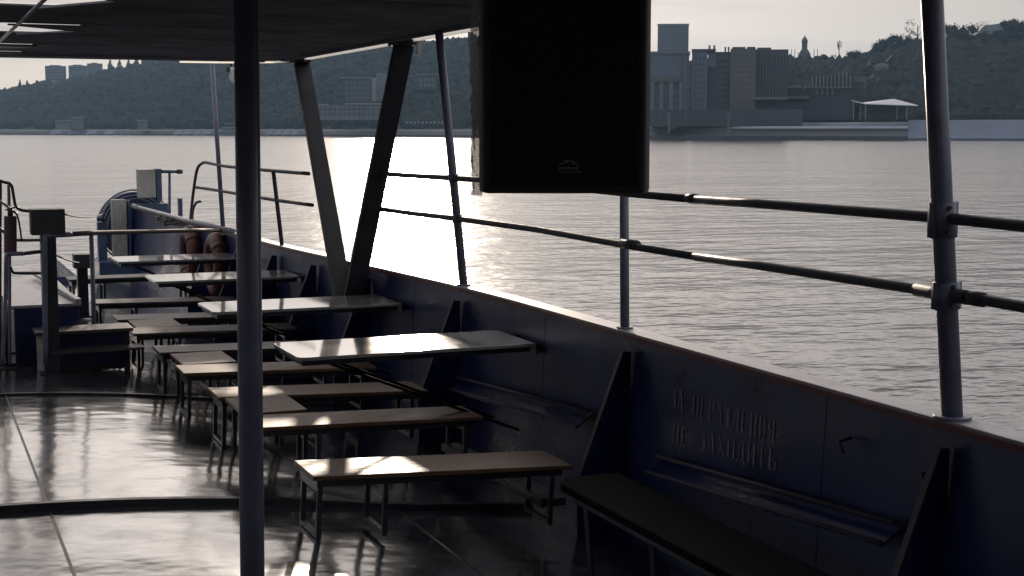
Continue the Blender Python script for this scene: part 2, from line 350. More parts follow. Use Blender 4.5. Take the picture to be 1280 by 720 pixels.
MB().tube([(hx(y)+.02, y, GW), (hx(y)+.02, y, GW+.01)], .045, 16).build('stanchion_flange', M['grey'], rl, smooth=True)
# forward railing with curved end
fr = thing('bow_railing', 'two bar railing with a curved end, left of the slanted struts', 'railing', (3.2, 14.5, GW))
xr = lambda y, z: hx(y)+.02+lean(z)
for z, ye in ((1.775, 16.55), (1.50, 16.8)):
    P = [Vector((xr(y, z), y, z)) for y in (12.3, 13.3, 14.3, 15.3)]
    if z > 1.7: P += [Vector((xr(16.1, z), 16.1, z+.02)), Vector((3.10, 16.45, 1.78)), Vector((3.07, 16.62, 1.70)), Vector((3.04, 16.75, 1.4)), Vector((3.01, 16.8, 1.08))]
    else: P += [Vector((xr(16.2, z), 16.2, z)), Vector((3.06, 16.72, 1.5))]
    MB().tube(smoothpath(P, 4), .017, 10).build('rail_bar', M['rail'], fr, smooth=True)
for y in (13.3,): MB().tube([(hx(y)+.02, y, GW), (xr(y, 1.78), y, 1.78)], .02, 10).build('stanchion', M['rail'], fr, smooth=True)
P = smoothpath([(hx(16.9)+.01, 17.25, 1.07), (3.12, 17.22, 1.2), (3.14, 17.1, 1.30), (3.17, 17.0, 1.32)], 5)
MB().tube(P, .016, 8).build('arched_bracket', M['rail'], fr, smooth=True)
# slanted V struts (flat steel)
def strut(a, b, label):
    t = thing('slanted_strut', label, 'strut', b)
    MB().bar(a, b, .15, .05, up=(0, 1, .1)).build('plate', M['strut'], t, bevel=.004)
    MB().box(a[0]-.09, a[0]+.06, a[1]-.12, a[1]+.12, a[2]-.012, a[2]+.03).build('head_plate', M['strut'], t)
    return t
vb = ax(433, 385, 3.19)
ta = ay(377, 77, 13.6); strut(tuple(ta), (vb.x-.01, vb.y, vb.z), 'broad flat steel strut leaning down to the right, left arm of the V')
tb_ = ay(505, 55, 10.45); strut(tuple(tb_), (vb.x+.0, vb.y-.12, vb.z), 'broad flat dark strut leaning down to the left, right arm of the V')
# ------------------------------------------------------------ roof
rf = thing('canopy_roof', 'dark flat canopy roof with ribs covering the passenger deck', 'roof', (0, 4, 2.8))
zr = lambda x: 2.83+.03*(1-min(1, (x/3.5)**2))
EX = 3.53; Yf = 14.5
sk = []      # skylight openings: polygons on the roof
def skp(*pp): return [az(px, py, 2.84) for px, py in pp]
sk += [(1.08, 7.5, 8.78), (1.14, 10.2, 11.18), (1.02, 12.6, 13.2), (1.02, 13.8, 14.04)]
# sheets as strips in Y; left part interrupted by the openings
def sheet(mb, x0, x1, y0, y1):
    n = 6; X = [x0+(x1-x0)*i/n for i in range(n+1)]
    for a, b in zip(X, X[1:]): mb.prism([(a, y0, zr(a)), (b, y0, zr(b)), (b, y0, zr(b)+.010), (a, y0, zr(a)+.010)], (0, y1-y0, 0))
mb = MB(); yc = -6
for (x, y0, y1) in sk:
    sheet(mb, -3.53, EX, yc, y0); sheet(mb, x, EX, y0, y1); sheet(mb, -3.53, -2.6, y0, y1); yc = y1
sheet(mb, -3.53, EX, yc, Yf-.45)
# rounded forward corner
arc = [(EX, Yf-1.3)]+[(EX-1.3+1.3*math.cos(a), Yf-1.3+1.3*math.sin(a)*1.0) for a in [R(10*k) for k in range(1, 10)]]
pts = [(x, y, 2.80) for x, y in [(-3.53, Yf-.45), (EX-.02, Yf-.45)]]
mb.prism([(-3.53, Yf-.449, 2.832), (EX-.05, Yf-.449, 2.832), (EX-.12, Yf-.3, 2.832), (EX-.3, Yf-.14, 2.832), (EX-.6, Yf-.04, 2.832), (EX-1, Yf, 2.832), (-3.53, Yf+.1, 2.832)], (0, 0, .03))
mb.build('roof_sheet', M['roof'], rf)
for (x, y0, y1) in sk:
    mb = MB(); a, b = -2.6, x; zz = 2.876
    mb.prism([(a, y0+.003, zz), (b, y0+.003, zz), (b, y1-.003, zz), (a, y1-.003, zz)], (0, 0, .004)); mb.build('skylight', M['skylight'], rf)
    mb = MB(); mb.prism([(b-.48, y0+.002, 2.842), (b+.02, y0+.002, 2.842), (b+.02, (y0+y1)/2-.01, 2.842), (b, (y0+y1)/2-.01, 2.842)], (0, 0, .012)).build('skylight_frame', M['roof'], rf)
    mb = MB(); mb.prism([(b-.36, y1-.002, 2.842), (b+.02, y1-.002, 2.842), (b+.02, (y0+y1)/2+.01, 2.842), (b, (y0+y1)/2+.01, 2.842)], (0, 0, .012)).build('skylight_frame', M['roof'], rf)
y = -4.6
while y < Yf-.5:
    ok = all(not (y0-.08 < y < y1+.08) for _, y0, y1 in sk)
    mb = MB(); x0 = -3.4 if ok else 1.06; n = 8; X = [x0+(3.42-x0)*i/n for i in range(n+1)]
    for a, b in zip(X, X[1:]): mb.prism([(a, y, zr(a)-.004), (a, y+.03, zr(a)-.004), (a, y+.03, zr(a)-.001), (a, y, zr(a)-.001)], (b-a, 0, zr(b)-zr(a)))
    mb.build('roof_rib', M['roof'], rf); y += 1.22
MB().bar((3.4, -5, 2.825), (3.4, 13.8, 2.825), .05, .03).build('edge_beam', M['roof'], rf)
px_ = az(25, 28, 2.80).x
MB().tube([(px_, 6.0, 2.80), (px_, Yf-.2, 2.80)], .011, 10).build('ceiling_pipe', M['palerail'], rf, smooth=True)
mb = MB(); mb.prism([(EX+.004, -5.5, 2.808), (EX+.010, -5.5, 2.808), (EX+.010, -5.5, 2.83), (EX+.004, -5.5, 2.83)], (0, 18.8, 0))
P = [(EX+.007, 13.3), (EX-.04, 13.9), (EX-.13, Yf-.3), (EX-.32, Yf-.15), (EX-.62, Yf-.05), (EX-1, Yf-.01)]
for (a, b) in zip(P, P[1:]): mb.prism([(a[0], a[1], 2.812), (b[0], b[1], 2.812), (b[0], b[1], 2.831), (a[0], a[1], 2.831)], (.004, .004, 0))
mb.build('edge_trim', M['translu'], rf)
for y in (9.05, 10.1):
    MB().bar((3.50, y, 2.80), (3.50, y, 2.70), .03, .02, up=(0, 1, 0)).build('tie_strap', M['white'], rf)
# unseen cabin wall, added behind the camera to cut fill light on the deck
cb = thing('unseen_rear_cabin', 'unseen cabin wall added behind the camera to keep fill light off the deck', 'cabin', (0, -3, 0))
MB().box(-3.7, 3.7, -3.3, -3.1, -.3, 2.84).build('wall', M['frame'], cb)
MB().box(-.5, .4, -3.1, -3.06, .15, 2.15).build('door', M['grey'], cb)
# foreground pole
fp = thing('roof_pole', 'round dark vertical pole standing in the foreground left of centre', 'pole', (1.18, 5.4, zc(1.18)))
b_ = ay(314.5, 720, 5.4); t_ = ay(306.5, 0, 5.4)
dxz = (t_.x-b_.x)/(t_.z-b_.z)
MB().tube([(b_.x+dxz*(zc(1.2)-b_.z), 5.4, zc(1.2)-.005), (b_.x+dxz*(2.90-b_.z), 5.4, 2.90)], .0435, 28).build('shaft', M['grey'], fp, smooth=True)
MB().box(b_.x-.09, b_.x+.09, 5.31, 5.49, zc(1.2)-.02, zc(1.2)+.012).build('foot_plate', M['grey'], fp)
mb = MB(); mb.tube([(b_.x+.040+dxz*(.2-b_.z), 5.385, .2), (b_.x+.040+dxz*(2.8-b_.z), 5.385, 2.8)], .008, 8); mb.build('cable', M['palerail'], fp, smooth=True)
# ------------------------------------------------------------ hanging loudspeaker
sp = thing('loudspeaker', 'large black loudspeaker hanging from the roof, wrapped in clear film', 'loudspeaker', (1.6, 3.5, 2.0))
c = ad(706, 163, 3.68); fx = Vector((math.cos(YAW+R(1)), -math.sin(YAW+R(1)), 0)); fy = Vector((math.sin(YAW+R(1)), math.cos(YAW+R(1)), 0))
z0s = H-(243-163)/1811*3.63; z1s = 2.72
def SP(u, w, z): p = c+fx*u+fy*w; return (p.x, p.y, z)
def sprism(prof, z0, z1): return MB().prism([SP(u, w, z0) for u, w in prof], (0, 0, z1-z0))
sprism([(-.205, .0), (.205, 0), (.222, .06), (.15, .34), (-.15, .34), (-.222, .06)], z0s, z1s).build('cabinet', M['blackpl'], sp, bevel=.012)
sprism([(-.188, -.012), (.188, -.012), (.188, .0), (-.188, .0)], z0s+.02, z1s-.02).build('front_grille', M['black'], sp, bevel=.004)
e = MB()
for u0, u1, za, zb in ((-.012, .008, .0, .006), (.0, .026, .009, .006), (.018, .036, .003, -.002)):
    e.prism([SP(u0+.0, -.014, z0s+.074+za), SP(u1, -.014, z0s+.074+zb), SP(u1, -.014, z0s+.0755+zb), SP(u0, -.014, z0s+.077+za)], (fy*-.001))
for k in range(7):
    u = -.016+k*.0075; e.prism([SP(u, -.014, z0s+.062), SP(u+.004, -.014, z0s+.062), SP(u+.005, -.014, z0s+.068), SP(u+.001, -.014, z0s+.068)], (fy*-.001))
e.prism([SP(-.02, -.0135, z0s+.055), SP(.042, -.0135, z0s+.055), SP(.042, -.0135, z0s+.0565), SP(-.02, -.0135, z0s+.0565)], (fy*-.001))
e.build('emblem', M['emblem'], sp)
br = MB()
for u in (-.14, .14): br.bar(SP(u, .17, z1s-.02), SP(u, .17, 2.91), .03, .01)
br.build('hanging_bracket', M['frame'], sp)
# crumpled film down the left side
mb = MB(); nu, nz_ = 16, 90
for i in range(nu+1):
    for j in range(nz_+1):
        u = i/nu; z = z0s-.006+(z1s-z0s)*j/nz_
        nn = noise.noise(Vector((u*6+3, z*9, 1.7)))*.5+noise.noise(Vector((u*14, z*34, 5)))*.4+noise.noise(Vector((u*30, z*80, 2)))*.2
        q = math.pi*u; mb.v.append(SP(-.206-.004-(.018+.024*(nn+.35))*math.sin(q), -.008+.05*u+.02*nn, z+.01*nn))
for i in range(nu):
    for j in range(nz_): a = i*(nz_+1)+j; mb.f.append((a, a+1, a+nz_+2, a+nz_+1))
mb.build('plastic_film', M['film'], sp)
mb = MB()
for k in range(46):
    z = z0s+random.random()*(z1s-z0s); p = Vector(SP(-.214-random.random()*.012, random.uniform(-.02, .0), z)); s_ = random.uniform(.006, .022)
    q = [p+Vector(SP(0, 0, 0))*0+fx*random.uniform(-.007, .007)+fy*random.uniform(-.01, .01)+Vector((0, 0, random.uniform(-s_, s_)*1.6)) for _ in range(3)]
    mb.poly(q)
mb.build('film_fold', M['film'], sp)
# ------------------------------------------------------------ wall bench
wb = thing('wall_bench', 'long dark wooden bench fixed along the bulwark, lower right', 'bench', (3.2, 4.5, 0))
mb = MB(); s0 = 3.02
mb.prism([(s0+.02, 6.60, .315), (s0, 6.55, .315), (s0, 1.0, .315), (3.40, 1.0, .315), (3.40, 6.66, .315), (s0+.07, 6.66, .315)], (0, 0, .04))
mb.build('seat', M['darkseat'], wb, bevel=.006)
for y in (6.45, 5.75, 4.6, 3.4, 2.2):
    MB().bar((s0+.09, y, .315), (s0+.13, y, zc(3.1)), .05, .012, up=(1, 0, 0)).build('leg', M['frame'], wb)
    MB().bar((s0+.06, y, .295), (3.40, y, .295), .03, .03).build('seat_bearer', M['frame'], wb)
MB().bar((s0+.03, 6.5, .298), (s0+.03, 1.1, .298), .02, .03).build('apron', M['frame'], wb)
fg = thing('deck_fitting', 'low grey steel ledge with a round eye beside the bulwark foot', 'deck fitting', (3.3, 8, 0))
MB().prism([(3.22, 8.9, .02), (3.34, 8.9, .02), (3.40, 7.3, .02), (3.24, 7.3, .02)], (0, 0, .05)).build('plate', M['frame'], fg, bevel=.006)
MB().tube([(3.28, 8.2, .07), (3.28, 8.2, .12)], .04, 14).build('eye', M['rail'], fg, smooth=True)
# ------------------------------------------------------------ benches
def make_bench(material, L=1.5, W=.41):
    t = thing('bench', 'x', 'bench', (0, 0, 0), 'loose deck benches in rows', local=True)
    MB().box(0, L, -W/2, W/2, .325, .35).build('seat', material, t, bevel=.004)
    a = MB(); a.box(.05, L-.05, -W/2+.03, -W/2+.05, .285, .3245); a.box(.05, L-.05, W/2-.05, W/2-.03, .285, .3245); a.box(.03, .0495, -W/2+.03, W/2-.03, .285, .3245)
    a.build('apron', M['frame'], t)
    for x in (.035, .40, L-.12):
        f = MB(); w = W/2-.045
        f.box(x, x+.028, -w-.014, -w+.014, 0, .285); f.box(x, x+.028, w-.014, w+.014, 0, .285)
        f.box(x, x+.028, -w+.0145, w-.0145, .004, .03); f.box(x, x+.028, -w+.0145, w-.0145, .25, .284)
        f.build('leg_frame', M['frame'], t, bevel=.002)
    return t
bA = make_bench(M['ply']); bB = make_bench(M['plyg'])
bl = [(7.41, bA, -.05, 'brown plank bench nearest the camera, sun glint on its top'),
 (8.76, bA, -.03, 'brown plank bench just behind the nearest one, in front of the closest table'),
 (9.85, bA, -.035, 'brown plank bench partly under the near edge of the closest table, behind a square stool'),
 (10.93, bA, -.03, 'brown plank bench in front of the second closest table, beyond the closest one'),
 (12.02, bB, -.02, 'grey topped bench just behind the second small stool'),
 (13.22, bB, -.02, 'grey topped bench in front of the third small stool'),
 (14.25, bB, -.02, 'grey topped bench just behind the third, farthest small stool'),
 (15.60, bB, -.02, 'grey topped bench beside the handrail, under the third table from the camera'),
 (18.20, bB, 0, 'farthest grey bench, close to the small dark T post')]
used = set()
for y, src, sl, lab in bl:
    x = 1.88 if y < 10.3 else (1.84 if y < 12.5 else 1.80)
    if y > 15: x = 1.76
    zz = .0 if y < 15 else .01
    loc = (x, y, zz); rot = (0, -sl if sl else 0, R(random.uniform(-1, 1)))
    if src.name not in used: used.add(src.name); src.location = loc; src.rotation_euler = rot; src['label'] = lab
    else: dup(src, loc, rot, lab)
def make_stool():
    t = thing('stool', 'x', 'stool', (0, 0, 0), 'small square stools between benches', local=True)
    MB().box(0, .42, -.30, .30, .318, .343).build('seat', M['ply'], t, bevel=.004)
    for x in (.04, .36):
        for y in (-.25, .23): MB().box(x, x+.024, y, y+.024, -.02, .317).build('leg', M['frame'], t)
    a = MB(); a.box(.03, .39, -.28, -.262, .285, .3175); a.box(.03, .39, .262, .28, .285, .3175); a.build('apron', M['frame'], t)
    return t
st = make_stool()
for i, (x, y, l) in enumerate(((1.93, 9.34, 'square brown plywood stool between two benches beneath the closest table'), (1.92, 11.47, 'square brown plywood stool between the middle pair of benches'), (1.90, 13.74, 'square dull plywood stool, the farthest of the three'))):
    if i == 0: st.location = (x, y, 0); st['label'] = l
    else: dup(st, (x, y, 0), None, l)
# ------------------------------------------------------------ tables
def make_table(L=1.32, W=.70):
    t = thing('folding_table', 'x', 'table', (0, 0, 0), 'glossy tables fixed to the bulwark', local=True)
    r = .05; P = [(L, -W/2), (L, W/2)]
    for k in range(5): a = math.pi/2+k*math.pi/8; P.append((r+r*math.cos(a), W/2-r+r*math.sin(a)))
    for k in range(5): a = math.pi+k*math.pi/8; P.append((r+r*math.cos(a), -W/2+r+r*math.sin(a)))
    MB().prism([(x, y, .728) for x, y in P], (0, 0, .022)).build('tabletop', M['table'], t, bevel=.003)
    fr_ = MB(); fr_.box(.06, L-.02, -W/2+.05, -W/2+.08, .69, .727); fr_.box(.06, L-.02, W/2-.08, W/2-.05, .69, .727); fr_.box(.03, .0595, -W/2+.05, W/2-.05, .69, .727); fr_.build('under_frame', M['frame'], t)
    for y in (-W/2+.12, W/2-.12): MB().bar((.16, y, .70), (L-.06, y, .15), .018, .018).build('brace', M['darkseat'], t)
    h = MB(); h.tube([(L+.005, -W/2+.02, .735), (L+.005, W/2-.02, .735)], .012, 8); h.box(L+.0175, L+.03, -W/2+.05, W/2-.05, .67, .735); h.build('hinge', M['frame'], t)
    return t
tb = make_table()
for i, (y, x, l) in enumerate(((8.98, 2.19, 'closest glossy table, its top shining almost white in the sun'), (11.44, 2.15, 'second glossy table from the camera, in front of the V shaped struts'), (13.92, 2.10, 'third glossy table from the camera, beyond the V shaped struts'), (16.15, 2.06, 'farthest glossy table, in front of the orange life rings'))):
    if i: o = dup(tb, (x, y, 0), None, l)
    else: tb.location = (x, y, 0); tb['label'] = l; o = tb
    o.scale = ((KS*(hx(y/KS)-.045)-x)/1.35, 1, 1)
# ------------------------------------------------------------ bow area
pf = thing('raised_platform', 'raised navy platform with pale worn top at the bow', 'platform', (0, 14.5, .1))
MB().box(-2.6, 1.38, 13.35, 15.85, zc(1.4), .585).build('platform_side', M['navy'], pf)
MB().box(-2.6, 1.40, 13.33, 15.87, .586, .61).build('platform_top', mat('worn_platform_top', (.28, .28, .31), .35, noise_s=1.5, noise_a=.4, rvar=.12, bump=.002, bump_s=6, stretch=(.5, 3, 1)), pf)
MB().bar((1.38, 13.35, .63), (1.20, 15.8, .66), .05, .03).build('edge_coaming', M['palerail'], pf)
MB().box(-2.6, 1.7, 12.98, 13.06, zc(1.2)-.02, zc(1.2)+.04).build('kick_strip', M['frame'], pf)
stp = thing('two_step_bench', 'low two step bench with pale end leg before the raised platform', 'steps', (1.3, 12.95, .1))
MB().box(.96, 1.78, 12.82, 13.2, .40, .43).build('upper_tread', M['plyg'], stp, bevel=.003)
MB().box(1.08, 1.85, 12.66, 12.9, .255, .28).build('lower_tread', M['plyg'], stp, bevel=.003)
MB().box(.975, 1.045, 12.86, 12.9, .085, .399).build('leg', M['white'], stp)
MB().box(1.70, 1.75, 12.86, 12.9, .0, .399).build('leg', M['frame'], stp)
MB().box(1.05, 1.76, 13.0, 13.18, .05, .399).build('back_panel', M['navy'], stp)
def tpost(x, y, zb, zt, hw, hh, cw, label):
    t = thing('bollard_post', label, 'post', (x, y, zb))
    MB().box(x-cw/2, x+cw/2, y-cw/2, y+cw/2, zb, zt-hh).build('column', M['frame'], t, bevel=.006)
    MB().box(x-hw/2, x+hw/2, y-.10, y+.10, zt-hh, zt).build('head', M['blackpl'], t, bevel=.006)
    MB().box(x-cw*.8, x+cw*.8, y-cw*.8, y+cw*.8, zb-.01, zb+.015).build('foot', M['frame'], t)
    return t
hp = ay(59, 277, 12.75)
tpost(hp.x, 12.75, zc(1.1), 1.49, .275, .215, .125, 'large black square headed post beside the handrail, left')
hp = ay(102, 318, 17)
tpost(hp.x, 17, .03, .75, .19, .16, .115, 'smaller black square headed post farther toward the bow')
# handrail
hr = thing('handrail', 'dark handrail running from the large square headed post to the bulwark', 'handrail', (1.1, 12.8, .1))
P = [ay(57, 455, 12.65), ay(56, 340, 12.65), ay(56, 300, 12.65), ay(60, 295, 12.66), ay(90, 293, 12.72)]
MB().tube(smoothpath(P, 4), .022, 10).build('rail_end', M['grey'], hr, smooth=True)
MB().tube([ay(69, 460, 12.75), ay(67, 297, 12.75)], .019, 10).build('post', M['frame'], hr, smooth=True)
MB().tube([ay(88, 293, 12.75), ay(115, 291, 13.3), ay(190, 289.5, 14.8), ay(245, 288, 15.6), ay(276, 288, 16.9)], .021, 10).build('rail_bar', M['brownrail'], hr, smooth=True)
q = ay(114, 291, 13.3); MB().tube([(q.x, 13.3, zc(1.5)), q], .02, 10).build('post', M['grey'], hr, smooth=True)
# boarding gate rails at left edge
gr = thing('gate_railing', 'grey tubular gate railing at the left picture edge', 'railing', (.75, 12.9, .1))
def T(pp, Y, r, nm='rail_bar', m='grey', k=4): return MB().tube(smoothpath([ay(a, b, Y) for a, b in pp], k), r, 10).build(nm, M[m], gr, smooth=True)
T([(-60, 216), (-10, 224), (6, 228), (14, 231), (17, 245), (20, 258), (28, 263), (42, 264)], 13.0, .013, m='rail')
T([(1, 226), (0.5, 300), (0.5, 458)], 13.05, .011, 'post', 'rail')
T([(11, 231), (12, 320), (12, 455)], 13.02, .014, 'post')
T([(-40, 238), (-5, 249), (10, 259), (22, 268)], 12.95, .011, m='palerail')
T([(-30, 272), (-2, 285), (8, 293), (18, 300), (52, 300)], 12.9, .013)
T([(3, 456), (7, 380), (8, 322), (12, 318), (30, 317)], 12.7, .018)
T([(30, 317), (51, 314.5)], 12.7, .016, m='rail')
T([(13, 333), (16, 340), (22, 341.5), (52, 341.5)], 12.9, .012, m='rail')
wpn = thing('white_side_panel', 'narrow white panel standing behind the gate railing, left edge', 'panel', (.8, 12.95, .1))
a = ay(10, 388, 13.2); b = ay(20, 458, 13.2)
MB().box(a.x, b.x, 13.2, 13.23, .12, a.z).build('sheet', M['white'], wpn); MB().box(a.x-.005, b.x+.005, 13.18, 13.195, .2, .22).build('batten', M['frame'], wpn)
a = ay(-4, 370, 13.25); MB().box(a.x-.2, a.x+.05, 13.24, 13.27, .12, a.z).build('sheet', M['white'], wpn)
ex = thing('fire_extinguisher', 'dark fire extinguisher with a hose hanging on the gate railing', 'extinguisher', (.8, 12.85, 1.1))
p0 = ay(13, 316, 12.85); p1 = ay(13, 270, 12.85)
MB().tube([p0, p0+(p1-p0)*.02, p1-(p1-p0)*.1, p1-(p1-p0)*.03, p1], .052, 18).build('cylinder', M['ext'], ex, smooth=True)
MB().tube([p1, p1+Vector((0, 0, .06))], .022, 10).build('valve', M['blackpl'], ex, smooth=True)
MB().bar(p1+Vector((-.04, 0, .05)), p1+Vector((.05, 0, .075)), .02, .012).build('handle', M['blackpl'], ex)
MB().tube(smoothpath([ay(14, 264, 12.82), ay(21, 268, 12.8), ay(25, 285, 12.8), ay(27, 302, 12.8)], 5), .008, 8).build('hose', M['blackpl'], ex, smooth=True)
# anchor windlass
WY = 23.5
wl = thing('anchor_windlass', 'blue steel anchor windlass with striped drum and pale box panels', 'windlass', (2.8, WY, 0))
cx = ay(168, 300, WY); r0 = (215-124)/2/1811*22.9
zt = H-(237-163)/1811*22.9
for k, rr in enumerate((1.0, .93, .85, .76)):
    P = [(cx.x+r0*rr*math.cos(q), WY-.14-.03*k, zt-r0+r0*rr*math.sin(q)) for q in [math.pi*2*j/48 for j in range(49)]]
    MB().tube(P, .014, 6).build('drum_band', M['grey'], wl, smooth=True)
MB().tube([(cx.x, WY-.13, zt-r0), (cx.x, WY+.35, zt-r0)], r0*.93, 36).build('drum', M['winch'], wl, smooth=True)
def pxbox(nm, m, x0, y0, x1, y1, Y, th, bev=.004):
    a = ay(x0, y0, Y); b = ay(x1, y1, Y); return MB().box(a.x, b.x, Y, Y+th, min(a.z, b.z), max(a.z, b.z)).build(nm, m, wl, bevel=bev)
pxbox('upper_box', M['wood'], 173, 212, 195, 247, 22.9, .25)
pxbox('upper_box_side', M['winch'], 195.3, 211, 203, 252, 22.9, .3)
pxbox('lower_box', M['wood'], 140, 250, 160, 330, 22.76, .2)
pxbox('lower_box_side', M['winch'], 160.3, 251, 165, 330, 22.76, .25)
pxbox('gear_housing', M['winch'], 165.4, 255, 212, 330, 22.95, .1)
pxbox('side_post', M['winch'], 223, 248, 230, 330, 23.0, .1)
pxbox('left_bracket', M['winch'], 122, 278, 135, 340, 23.0, .15)
for k in range(6): pxbox('vent_slat', M['frame'], 171, 262+k*8, 190, 264+k*8, 22.93, .012, 0)
pxbox('base', M['winch'], 124, 328, 232, 343, 22.64, .9)
MB().tube([ay(201, 214.5, 22.95), ay(222, 214.5, 22.95)], .025, 10).build('crank_arm', M['winch'], wl, smooth=True)
MB().tube([ay(221, 214.5, 22.95), ay(228, 214.5, 22.95)], .036, 12).build('crank_grip', M['blackpl'], wl, smooth=True)
MB().tube([ay(212, 215, 23.0), ay(212, 335, 23.0)], .022, 10).build('crank_post', M['winch'], wl, smooth=True)
MB().tube([ay(121, 274, 22.9), ay(127, 273, 22.9), ay(131, 277, 22.9)], .03, 10).build('cleat', M['frame'], wl, smooth=True)
# slanting gangway-side coaming rail in front of the windlass
sr = thing('sloping_tube', 'pale sloping tube resting on the bulwark beside the windlass', 'tube', (3, 18, 1.1))
MB().tube([ax(172, 259, 2.93), ax(232, 275, 3.0), ax(292, 289, 3.12)], .026, 12).build('tube', M['palerail'], sr, smooth=True)
MB().tube([ax(166, 257.5, 2.93), ax(173, 259.3, 2.93)], .036, 12).build('sleeve', M['palerail'], sr, smooth=True)
# life rings on the bulwark
def ring(y, z, label):
    x = hx(y)-.09
    t = thing('life_ring', label, 'life ring', (x, y, z), 'orange life rings')
    a = 2*math.pi/40; mb = MB(); P = [Vector((x, y+.30*math.cos(a*k), z+.30*math.sin(a*k))) for k in range(41)]
    n0 = 14
    mb = MB()
    for k in range(40):
        for j in range(n0):
            q = 2*math.pi*j/n0; rr = .27+.085*math.cos(q); mb.v.append((x+.085*math.sin(q), y+rr*math.cos(a*k), z+rr*math.sin(a*k)))
    for k in range(40):
        for j in range(n0): mb.f.append((k*n0+j, k*n0+(j+1) % n0, ((k+1) % 40)*n0+(j+1) % n0, ((k+1) % 40)*n0+j))
    mb.build('ring', M['ring'], t, smooth=True)
    for b0 in (math.pi/4, 3*math.pi/4, 5*math.pi/4, 7*math.pi/4):
        mb = MB(); 
        P = [Vector((x, y+.27*math.cos(b0+d), z+.27*math.sin(b0+d))) for d in (-.1, 0, .1)]
        mb.tube(P, .090, 14).build('band', M['ringband'], t, smooth=True)
    return t
ring(ax(262, 315, 2.99).y, .70, 'orange life ring on the bulwark, the nearer of two beyond the farthest table')
ring(ax(232, 315, 2.96).y, .70, 'orange life ring next to the blue windlass, the farther of two')
cr = thing('cable_bundle', 'tangled dark cable bundle on top of the life rings', 'cables', (3, 18.2, 1.0))
mb = MB()
for k in range(4):
    p = Vector((hx(18)-.1, 18.1, 1.03)); P = [p+Vector((random.uniform(-.12, .1), random.uniform(-.5, .5), random.uniform(-.05, .06))) for _ in range(5)]
    mb.tube(smoothpath(P, 4), .009, 6)
mb.build('cable', M['brownrail'], cr, smooth=True)
# chains across the open bow
def rope(a, b, sag, label):
    P = [a.lerp(b, k/14)-Vector((0, 0, sag*4*(k/14)*(1-k/14))) for k in range(15)]
    o = MB().tube(P, .008, 6).build('safety_rope', M['rope'], smooth=True); tag(o, label, 'rope')
rope(ay(78, 267, 12.8), ay(131, 266, 23.0), .05, 'thin sagging safety rope from the large square headed post to the windlass')
rope(ay(72, 320, 12.8), ay(122, 322, 23.0), .07, 'lower thin rope reaching from the large post past the small post')
# far lamp under the crossbar
tr = thing('hanging_lamp', 'small white deck lamp hanging from the crossbar behind the foreground pole', 'lamp', (3.1, 16.5, 2.8))
MB().tube([ay(266, 77, 15.6), ay(300, 75, 15.0), ay(330, 76, 14.2)], .016, 8).build('crossbar', M['grey'], tr, smooth=True)
p = ay(289, 84, 16.2)
MB().tube([p+Vector((0, 0, .07)), p+Vector((0, 0, -.0))], .012, 8).build('stem', M['frame'], tr, smooth=True)
MB().tube([p, p-Vector((0, 0, .04)), p-Vector((0, 0, .12)), p-Vector((-.02, 0, .19))], .035, 12, .02).build('lamp_body', M['white'], tr, smooth=True)
MB().box(p.x-.06, p.x-.02, 16.17, 16.23, p.z-.06, p.z).build('mount', M['blackpl'], tr)

# the boat's shell (bulwarks, roof, posts, rails) was drawn at one size and is brought to the deck's size here
for o in list(COL.objects):
    if o.parent is None and (o.name.split('.')[0] in ('bulwark', 'roof_post', 'side_railing', 'bow_railing', 'slanted_strut', 'canopy_roof', 'life_ring', 'cable_bundle', 'hanging_lamp', 'sloping_tube')):
        c0 = Vector((0, 0, H)); o.location = c0+(Vector(o.location)-c0)*KS; o.scale = (KS,)*3
# ============================================================ river, banks and city
WZ = -1.1
o = MB().poly([(-2300, -2300, WZ), (2300, -2300, WZ), (2300, 2300, WZ), (-2300, 2300, WZ)]).build('water', M['water']); tag(o, kind='structure')
#            px    ridge  shoreD ridgeD
TAB = [(-1400, 125, 1500, 1750), (-500, 118, 1300, 1650), (0, 114, 1150, 1500), (60, 106, 1100, 1450), (110, 99, 1060, 1400), (150, 90, 1020, 1380), (185, 80, 980, 1330), (240, 72, 950, 1300), (320, 66, 900, 1200), (420, 60, 820, 1120), (520, 56, 760, 1060), (600, 52, 700, 1000),
       (700, 58, 600, 900), (800, 72, 540, 860), (860, 84, 510, 820), (950, 80, 500, 800), (1010, 78, 495, 800), (1060, 78, 490, 800), (1100, 68, 485, 790), (1150, 60, 480, 780), (1200, 57, 478, 780), (1280, 53, 475, 780), (1600, 46, 470, 780), (2600, 60, 460, 780)]
def tab(px):
    for a, b in zip(TAB, TAB[1:]):
        if a[0] <= px <= b[0]:
            t = (px-a[0])/(b[0]-a[0]); t2 = t*t*(3-2*t); return [a[k]+(b[k]-a[k])*(t2 if k == 1 else t) for k in (1, 2, 3)]
    return TAB[0][1:] if px < TAB[0][0] else TAB[-1][1:]
def angpx(px): return math.atan((px-640)/1811)+YAW
def pxang(a): return 640+1811*math.tan(max(-1.2, min(1.2, a-YAW)))
def gz(px, D):
    rp, s, r = tab(px)
    rz = H+r*math.cos(angpx(px)-YAW)*(163-rp)/1811-4
    flat = s+(70 if px > 700 else 25)
    if D < s: return WZ-1
    if D < s+14: return WZ+(D-s)/14*3.2
    if D < flat: return WZ+3.2
    t = min(1, (D-flat)/(r-flat)); t = t*t*(3-2*t)*.55+t*.45
    z = WZ+3.2+(rz-WZ-3.2)*t
    if D > r: z = rz-(D-r)*.04
    return z+1.5*noise.noise(Vector((px*.01, D*.01, 0)))*min(1, (D-flat)/50)
mb = MB(); pxs = [-1400+25*i for i in range(161)]; ts = [0, .015, .03, .06, .1, .15, .2, .3, .4, .5, .6, .7, .8, .9, 1, 1.15, 1.4]
